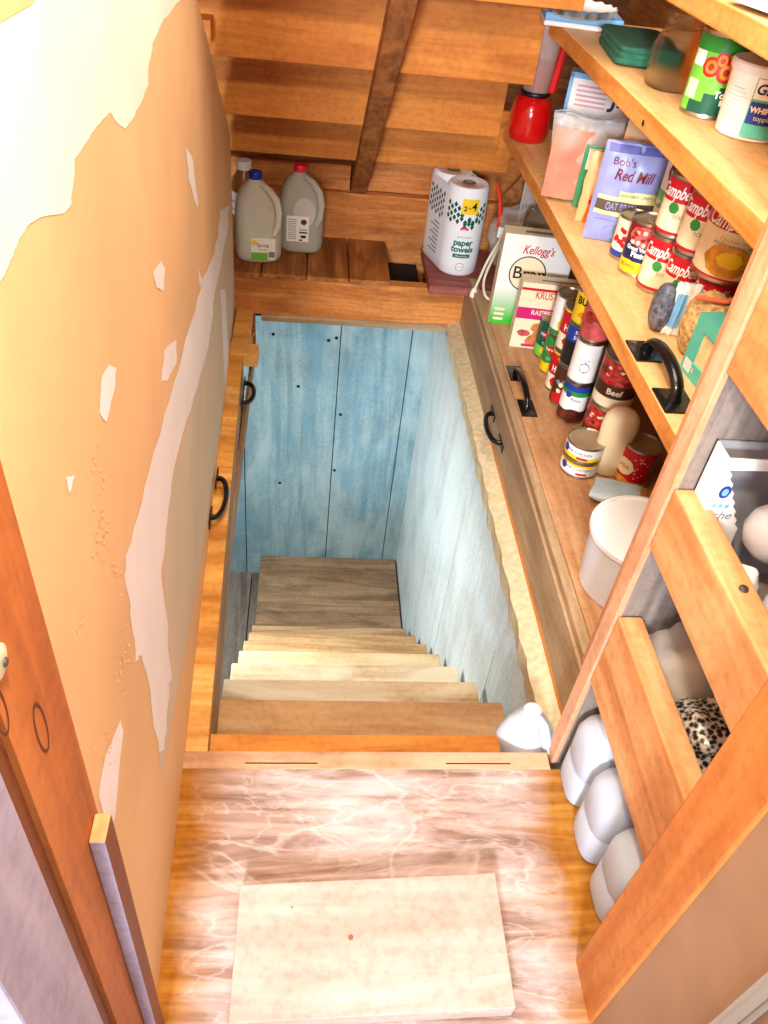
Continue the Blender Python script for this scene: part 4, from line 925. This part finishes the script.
def a_gb(L, r, z, h): wrap_ell(L, .03, .05, r, z+h*.45, -.5, DR, wob=.1); wrap_ell(L, .02, .03, r, z+h*.28, .2, LI); wrap_text(L, 'Beets', .02, r, z+h*.6, .3, GY); wrap_rect(L, .02, .06, r, z+h*.5, 1.2, GY)
def mid(px, py, r, lst, dz=0):
    p = stand(px, py, zm, r); z = zm+dz
    for (h, nm, lb, bands, art, ry) in lst:
        can(Vector((p.x, p.y, z)), r, h, face(p, ry), nm, lb, MIDG, bands, art, mats=PAL); z += h+.0006
    return p
mid(622, 262, .036, [(.1, 'berry_can', 'small can with a red berry picture left of the pinto bean can', B((0, .16, BL), (.16, .3, WH), (.3, 1, CR)), a_berry, -.1)])
mid(633, 278, .041, [(.122, 'pinto_bean_can', 'navy and yellow pinto bean can at the front of the middle shelf', B((0, .25, YL), (.25, .6, NV), (.6, 1, DR)), a_bluebean, -.1)])
pb = Vector((.825, 1.785, zm)); 
for i, (h, nm, lb, bands, art) in enumerate(((.122, 'cream_can', 'cream coloured can under the green-banded can, behind the pinto bean can', B((0, 1, CR)), None), (.16, 'beet_can', 'tall white can with a green bottom band resting on the cream can', B((0, .16, LI), (.16, 1, WH)), a_gb))):
    can(Vector((pb.x, pb.y, zm+i*.1225)), .041, h, face(pb, 0), nm, lb, MIDG, bands, art, mats=PAL)
pk = Vector((.845, 1.69, zm)); can(pk, .041, .115, face(pk), 'pink_label_can', 'pink label can between the pinto bean can and the soup cans', MIDG, B((0, 1, ME)), None, mats=PAL)
c1 = Vector((.762, 1.61, zm)); c2 = Vector((.778, 1.525, zm)); c3 = Vector((.80, 1.425, zm))
for cc, nm, lb in ((c1, 'soup_can', ('lower Campbell\'s can of the leftmost soup stack', 'upper Campbell\'s can of the leftmost soup stack')), (c2, 'soup_can', ('lower Campbell\'s can of the middle soup stack', 'upper Campbell\'s can of the middle soup stack'))):
    for i in range(2): can(Vector((cc.x, cc.y, zm+i*.1226)), .041, .122, face(cc, .1-.15*i), nm, lb[i], MIDG, camp, a_camp, mats=PAL)
can(Vector((c3.x, c3.y, zm)), .041, .122, face(c3, 0), 'soup_can', "short Campbell's can under the big soup can, behind the oats bag", MIDG, camp, a_camp, mats=PAL)
can(Vector((c3.x, c3.y, zm+.1226)), .062, .15, face(c3, -.05), 'family_size_soup_can', "big Campbell's can with a golden soup picture, nearest the partition", MIDG, B((0, .03, RD), (.03, .66, CR), (.66, 1, RD)), a_camp, mats=PAL)
# bags and teal box at the near end of the middle shelf
cB = Vector((.70, 1.415, zm)); o = crumple('seed_bag', 'small bag of dark grey seeds in front of the soup cans', 'bag', cB, (.02, .03, .1), M('grey seeds', (96, 98, 108), .4, vary=.8, vs=120, bump=.5), 6, .25)
cB = Vector((.732, 1.395, zm)); 
def art_n(q): grid_rect(q, -.02, .0, .02, .09, -.001, 1)
pouch('white_paper_packet', 'narrow white and pale blue packet beside the seed bag', cB, face(cB, .3), .05, .11, .02, [m_white, m_ltblue], art_n, 12)
cB = Vector((.748, 1.318, zm)); o = crumple('oats_bag', 'open clear bag of rolled oats with an orange clip beside the teal box', 'bag', cB, (.045, .045, .125), M('rolled oats', (226, 184, 120), .7, vary=.5, vs=110, bump=.8), 8, .18)
mb = MB(); mb.tube([(-.05, -.02, .128), (0, -.03, .128), (.06, 0, .13)], .005, 8); mb.build('clip', M('orange clip', (238, 120, 80), .35), o, smooth=60)
cB = Vector((.712, 1.19, zm))
o = thing('pasta_box', cB, -1.45, 'teal box with a clear window showing pale contents, tight against the partition', 'box')
mb = MB(); w, d, h = .16, .045, .115
mb.box(-w/2, w/2, .004, d, 0, h); mb.box(-w/2, -w/2+.03, 0, .004, 0, h); mb.box(w/2-.02, w/2, 0, .004, 0, h); mb.box(-w/2+.03, w/2-.02, 0, .004, 0, .03); mb.box(-w/2+.03, w/2-.02, 0, .004, h-.025, h)
mb.build('carton', m_teal, o)
mb = MB(); grid_rect(mb, -w/2+.03, w/2-.02, .03, h-.025, .0035, 0); mb.build('window', M('pale pasta', (232, 214, 160), .4, vary=.3, vs=40), o, fix=False)
mb = MB(); put_text(mb, 'Pasta', .018, FR(-.055, -.0008, .02), 0); grid_rect(mb, -.072, -.048, .008, .03, -.0006, 0); grid_rect(mb, -w/2, w/2, 0, 0, 0, 0); mb.build('print', m_white, o, fix=False)

# ------------------------------------------------------------------ upper shelf
zu = 1.1255
# foam plates over a blue box
p = Vector((.685, 2.33, zu))
mb = MB(); mb.box(-.11, .09, -.05, .07, 0, .012, 0); mb.box(-.109, .089, -.049, .069, .012, .03, 1)
o = mb.build('storage_container', [m_white, m_ltblue], loc=p, rz=-.12, bevel=.004); tag(o, 'pale blue and white flat container at the far end of the upper shelf', 'container')
o = thing('paper_plates', Vector((.645, 2.28, zu+.0305)), 0, 'stack of white fluted paper plates on the pale blue container', 'plates')
for k in range(5):
    mb = MB(); rings = []
    for (r_, z_) in ((.0005, .0), (.06, .0), (.068, .004), (.095, .01)):
        rings.append([(r_*(1+(.02*math.cos(18*a) if r_ > .065 else 0))*math.cos(a), r_*(1+(.02*math.cos(18*a) if r_ > .065 else 0))*math.sin(a), z_+k*.0035+(.0016*math.cos(18*a) if r_ > .065 else 0)) for a in [2*math.pi*i/108 for i in range(108)]])
    mb.loft(rings, cap0=True, cap1=False); mb.build('plate', m_paper, o, smooth=50)
# folded green cloth
o = thing('folded_cloth', Vector((.735, 2.03, zu+.003)), -.1, 'folded dark green felt cloth lying on the upper shelf', 'cloth')
for k in range(3):
    mb = MB(); mb.loft([sq(.074-.002*k, .125-.002*k, .0005+.012*k, pw=9), sq(.076-.002*k, .127-.002*k, .006+.012*k, pw=9), sq(.074-.002*k, .125-.002*k, .0115+.012*k, pw=9)]); x = mb.build('fold', m_towel, o, smooth=50, rz=.02*k); wobble(x, .002, 14, k)
# glass jar
p = stand(666, 94, zu, .052); o = thing('mason_jar', p, 0, 'empty clear glass canning jar on the upper shelf between the cloth and the green can', 'jar')
mb = MB(); pr = [(.04, 0), (.049, .004), (.052, .012), (.052, .075), (.048, .09), (.038, .104), (.037, .108), (.0395, .111), (.037, .114), (.0395, .118), (.037, .122), (.038, .13), (.036, .132)]
mb.lathe(pr+[(r_-.0035, z_) for r_, z_ in reversed(pr[2:])]+[(.044, .008), (.0005, .007)], 40, cap1=False); mb.build('glass', m_glass, o, smooth=50)
# tomato can
def a_to(L, r, z, h):
    V = [(-.06, -h*.5), (.07, -h*.5), (.07, -h*.02), (.035, -h*.12), (0, -h*.25), (-.03, -h*.38)]
    for x0, x1, hh in ((-.035, -.01, .16), (-.01, .015, .28), (.015, .04, .38), (.04, .075, .45)): wrap_rect(L, (x1-x0), h*hh, r, z+h*hh/2, (x0+x1)/2/r, DG)
    for (a, zz, s_) in ((-.25, .62, .022), (.35, .58, .024), (.75, .7, .024), (.1, .72, .018)): wrap_ell(L, s_*1.5, s_*1.5, r, z+h*zz, a, RD, eps=.0012); wrap_ell(L, s_, s_, r, z+h*zz, a, OR, eps=.0018); wrap_ell(L, s_*.5, s_*.5, r, z+h*zz, a, CH, eps=.0024)
    wrap_rect(L, .025, h*.25, r, z+h*.3, -.85, CR); wrap_rect(L, .028, h*.2, r, z+h*.7, -.9, WH); wrap_text(L, 'Tomato', .016, r, z+h*.28, .75, WH, eps=.002, bold=.0006); wrap_rect(L, .03, .01, r, z+h*.18, .8, WH, eps=.0014)
p = stand(701, 119, zu, .046); can(p, .046, .138, face(p, .0), 'tomato_can', 'lime green can with sliced tomato pictures on the upper shelf', 'groceries on the upper shelf', B((0, .05, LI), (.05, .8, LI), (.8, 1, GN)), a_to, mats=PAL)
# white tub with blue label
p = stand(738, 141, zu, .062); p.x += .006; p.y -= .008; o = thing('frosting_tub', p, face(p, -.1), 'white plastic tub with a blue and teal label on the upper shelf', 'tub')
mb = MB(); mb.lathe([(.052, 0), (.056, .003), (.061, .105)], 40); mb.build('tub', m_white, o, smooth=50)
mb = MB(); mb.lathe([(.064, .1), (.065, .102), (.065, .113), (.062, .116), (.055, .113), (.0005, .113)], 40); mb.build('lid', M('frosted lid', (226, 226, 230), .3), o, smooth=40)
mb = MB(); r = .0605
wrap_rect(mb, .06, .09, r, .054, .4, 0, eps=.001); wrap_rect(mb, .056, .03, r, .083, .4, 2, eps=.0018); wrap_rect(mb, .056, .034, r, .047, .4, 1, eps=.0018)
wrap_text(mb, 'Great', .022, r, .083, .38, 3, eps=.0026, shear=.2, bold=.0006); wrap_text(mb, 'WHIPPED', .012, r, .052, .4, 2, eps=.0026, bold=.0006); wrap_text(mb, 'topping', .011, r, .04, .4, 2, eps=.0026)
for i in range(9): wrap_rect(mb, .04-.008*(i % 3), .0015, r, .03+i*.006, -.55, 4, eps=.001)
mb.build('label', [m_teal, m_blue, m_white, m_navy, M('pale grey print', (196, 196, 204), .5)], o, fix=False)
p = Vector((.86, 1.63, zu)); mb = MB(); mb.loft([sq(.045, .04, 0), sq(.047, .042, .01), sq(.044, .04, .13), sq(.036, .03, .14)]); o = mb.build('blue_container', M('powder blue plastic', (150, 180, 220), .4), loc=p, smooth=50); tag(o, 'powder blue plastic container behind the white tub', 'container')
p = Vector((.80, 1.78, zu+.004)); o = thing('fruit_cup', p, -.4, 'orange and yellow fruit pouch behind the glass jar', 'pouch')
mb = MB(); V, F = sheet(.1, .12, 0, .02, 12, 12, 3, .004); mb.add(V, F); V, F = sheet(.1, .12, 0, -.02, 12, 12, 3, .004); mb.add(V, F); mb.build('pouch', M('orange fruit film', (236, 120, 30), .35, vary=.5, vs=14), o, smooth=180, fix=False)
mb = MB(); grid_rect(mb, -.03, .02, .03, .07, -.024, 0); mb.build('print', m_yellow, o, fix=False)
p = Vector((.90, 1.83, zu)); mb = MB(); mb.lathe([(.038, 0), (.042, .01), (.042, .1), (.03, .125), (.022, .13), (.022, .15), (.0005, .152)], 28); o = mb.build('dark_red_bottle', M('dark red bottle', (110, 12, 16), .2, coat=.5), loc=p, smooth=50); tag(o, 'dark red bottle behind the lime green can', 'bottle')
p = stand(773, 160, zu, .03); p = Vector((.79, 1.335, zu)); o = thing('oil_bottle', p, -.4, 'yellow oil bottle at the right picture edge on the upper shelf', 'bottle')
mb = MB(); mb.lathe([(.036, 0), (.04, .005), (.04, .09), (.03, .115), (.018, .125), (.018, .14)], 28); mb.build('bottle', M('yellow oil', (240, 186, 30), .1, trans=.3), o, smooth=50)
mb = MB(); mb.lathe([(.021, .135), (.021, .155), (.0005, .156)], 20); mb.build('cap', m_yellow, o, smooth=40)
p = Vector((.775, 1.235, zu)); mb = MB(); mb.lathe([(.034, 0), (.036, .004), (.036, .05), (.034, .054), (.0005, .054)], 28); mb.lathe([(.0363, .01), (.0363, .04)], 28, 1, cap0=False, cap1=False); o = mb.build('red_lid_jar', [m_red, m_cream], loc=p, smooth=40); tag(o, 'small red jar at the right picture edge, nearest the partition on the upper shelf', 'jar')
# something white on the top shelf
p = Vector((.71, 1.28, 1.333)); o = thing('paper_bag', p, .2, 'white folded paper bag on the topmost shelf at the upper right corner', 'bag')
mb = MB(); mb.loft([sq(.07, .14, 0, pw=8), sq(.075, .145, .02, pw=8), sq(.07, .14, .05, pw=8)]); x = mb.build('bag', m_paper, o, smooth=40); wobble(x, .006, 18)
# stud and board seen between upper and top shelf
mb = MB(); mb.prism([(1.19, 1.95, 1.126), (1.19, 2.06, 1.126), (1.19, 2.3, 1.9), (1.19, 2.19, 1.9)], (-.05, 0, 0)); tag(mb.build('wall_stud', w_stud), 'slanting orange stud behind the upper shelf, above the green cloth', 'stud')

# ------------------------------------------------------------------ near bay
# milk jugs
def small_jug(p, rz, label, w=.058, h=.27, cap=True):
    o = thing('milk_jug', p, rz if not isinstance(rz, tuple) else rz, label, 'jug', 'empty white milk jugs on the floor')
    mb = MB()
    mb.loft([sq(w*.85, w*.85, 0, pw=3.6), sq(w*.98, w*.98, .006, pw=3.6), sq(w, w, .02, pw=3.6), sq(w, w, .085, pw=3.6), sq(w*.97, w*.97, .09, pw=3.6), sq(w, w, .095, pw=3.6), sq(w, w, .16, pw=4), sq(w*.93, w*.93, .185, pw=3.4), sq(w*.7, w*.7, .212, 0, .004, 2.8), sq(w*.42, w*.42, .235, 0, .006, 2.2), sq(w*.33, w*.33, .25, 0, .006, 2)])
    mb.build('bottle', m_milk, o, smooth=38)
    mb = MB(); mb.tube([(0, -.01, .243), (0, -w*.55, .235), (0, -w*.92, .205), (0, -w*1.0, .165), (0, -w*.95, .12)], [.009, .011, .012, .011, .008], 12); mb.build('handle', m_milk, o, smooth=60)
    if not cap: return o
    mb = MB(); mb.lathe([(w*.36, .246), (w*.37, .248), (w*.37, .266), (w*.34, .268), (.0005, .268)], 20, c=(0, .006)); mb.build('cap', m_white, o, smooth=40)
    return o
small_jug(Vector((.644, .847, .001)), math.pi, 'white milk jug nearest the grey partition, under the lower rail', w=.0565).scale.x = 1.32
small_jug(Vector((.644, .729, .001)), math.pi, 'white milk jug in the middle of the three under the lower rail', w=.0565).scale.x = 1.32
small_jug(Vector((.648, .611, .001)), math.pi, 'white milk jug nearest the orange door stud', w=.0565).scale.x = 1.32
# jug lying by the stair head
jg = small_jug(Vector((.53, .992, -.2205)), .6, 'empty translucent jug standing at the head of the stairs beside the partition', w=.053, cap=False); jg.scale = (1.15, 1.08, 1.1)
# carton with torn front
d = CAMR @ Vector((729-384, 512-459, -800)); t = .862/d.y; p = EYE+d*t
cw, chh = .24, p.z-.6305
crz = 0
o = thing('open_carton', Vector((p.x, .862, .6305)), crz, 'white carton with blue lettering and a torn open front, behind the middle rail', 'box')
mb = MB(); th = .003; dd = .046
mb.box(0, cw, dd-th, dd, 0, chh, 1); mb.box(0, th, .003, dd, 0, chh, 0); mb.box(cw-th, cw, .003, dd, 0, chh, 1); mb.box(0, cw, 0.003, dd, 0, th, 1)
V = [(0, 0, 0), (0, 0, chh), (cw, 0, chh), (cw, 0, chh-.016), (.008, 0, chh-.02)]
for i in range(1, 15): V.append((.008+.0042*i+(.004 if i % 2 else 0), 0, chh-.02-i*.0085))
V += [(.075, 0, 0)]
T_ = Matrix.Identity(4); q = [(x, y, z) for x, y, z in V]; mb.prism(q, (0, .003, 0), 0)
ca = mb.build('carton', [m_white, M('grey card inside', (150, 148, 150), .8)], o)
q = MB(); q.poly([(.018+.009*math.cos(i*.5), -.001, chh-.06+.012*math.sin(i*.5)) for i in range(12)], 0); q.poly([(.018+.005*math.cos(i*.5), -.0016, chh-.06+.007*math.sin(i*.5)) for i in range(12)], 2)
put_text(q, 'che', .022, FR(.03, -.001, chh-.105), 1, shear=.2)
for i in range(3): q.poly([(.008+.01*i, -.001, chh-.09), (.014+.01*i, -.001, chh-.09), (.014+.01*i, -.001, chh-.083), (.008+.01*i, -.001, chh-.083)], 2)
put_text(q, 'kitchen', .014, FR(.14, -.001, chh-.008), 1)
q.build('print', [m_blue, m_grey, m_ltblue], ca, fix=False)
for i, (x, z, lb, r_) in enumerate(((.10, .095, 'smooth white rounded cup in the torn opening of the carton', .048), (.12, .02, 'smooth white rounded cup low in the front of the carton', .042))):
    q = MB(); q.lathe([(.0005, -r_), (r_*.5, -r_*.86), (r_*.86, -r_*.5), (r_, 0), (r_*.9, r_*.4), (r_*.6, r_*.78), (r_*.3, r_*.95), (.0005, r_)], 32)
    x_ = q.build('white_cup', M('white ceramic', (214, 210, 214), .35), loc=(p.x+x*.8+.03, .835-i*.09, .6305+z+.02), smooth=70); tag(x_, lb, 'cup', 'white cups in the carton')
o = crumple('tissue_paper', 'crumpled white tissue paper in front of the torn carton', 'paper', Vector((p.x+.05, .79, .6305)), (.035, .03, .085), m_paper, 10, .5)
# plastic bags on the lower bay shelf
o = crumple('plastic_bag', 'big clear crumpled plastic bag behind the lower rail', 'bag', Vector((.70, .83, .3005)), (.085, .085, .21), m_bag2, 12, .35)
q = MB(); q.lathe([(.0005, 0), (.05, .01), (.06, .06), (.04, .12), (.0005, .14)], 16); x_ = q.build('pale_contents', M('cream contents', (226, 214, 186), .6, vary=.2), o, loc=(0, 0, .01), smooth=180); wobble(x_, .012, 20)
def silver():
    m, t, b = nt('black and silver mesh'); tc = t.nodes.new('ShaderNodeTexCoord'); vo = t.nodes.new('ShaderNodeTexVoronoi'); vo.inputs['Scale'].default_value = 150
    r = ramp(t, [(.38, (.012, .012, .012)), (.5, (.3, .27, .22)), (.75, (.8, .77, .7))]); t.links.new(tc.outputs['Object'], vo.inputs['Vector']); t.links.new(vo.outputs['Distance'], r.inputs['Fac']); t.links.new(r.outputs['Color'], b.inputs['Base Color'])
    b.inputs['Roughness'].default_value = .3; b.inputs['Metallic'].default_value = .4; return m
o = crumple('scouring_pad_bag', 'clear bag of black and silver speckled pads leaning on the lower rail', 'bag', Vector((.70, .69, .3005)), (.09, .085, .18), silver(), 14, .3)

# ------------------------------------------------------------------ lights
def light(name, kind, loc, energy, color, size=.1, aim=None, **kw):
    l = bpy.data.lights.new(name, kind); l.energy = energy*S*S; l.color = color
    if kind == 'AREA': l.shape = 'DISK'; l.size = size*S
    elif kind == 'POINT': l.shadow_soft_size = size*S
    o = bpy.data.objects.new(name, l); COL.objects.link(o); o.location = loc
    if aim: o.rotation_euler = (Vector(aim)-Vector(loc)).to_track_quat('-Z', 'Y').to_euler()
    for k, v in kw.items(): setattr(l, k, v)
    return o
light('bulb', 'POINT', (0, .22, 1.92), 64, (1, .87, .69), .05)
light('doorway_daylight', 'AREA', (-.5, -2.5, 1.9), 175, (.80, .88, 1), .5, aim=(.1, .7, .1))
light('room_fill', 'AREA', (.2, 1.35, 2.3), 30, (1, .94, .84), 1.1, aim=(.15, 1.7, 0))
light('basement_fill', 'AREA', (-.7, 2.0, -.3), 22, (1, .98, .95), .5, aim=(.1, 2.6, -1.6))  # added fill for the stair pit, no lamp is seen there
w = bpy.data.worlds.new('World'); scene.world = w; w.use_nodes = True
w.node_tree.nodes['Background'].inputs['Color'].default_value = (.86, .92, 1, 1); w.node_tree.nodes['Background'].inputs['Strength'].default_value = .5
scene.view_settings.view_transform = 'Standard'; scene.view_settings.look = 'None'; scene.view_settings.exposure = 0.4

# ------------------------------------------------------------------ camera and metres
cd = bpy.data.cameras.new('Camera'); cam = bpy.data.objects.new('Camera', cd); COL.objects.link(cam)
cd.sensor_fit = 'VERTICAL'; cd.sensor_height = 36; cd.lens = 28.125; cd.clip_start = .02
cam.matrix_world = Matrix.Translation(EYE) @ CAMR.to_4x4()
scene.camera = cam
done = set()
for o in scene.objects:
    o.location = o.location*S
    if o.type == 'MESH' and o.data.name not in done:
        o.data.transform(Matrix.Scale(S, 4)); done.add(o.data.name)
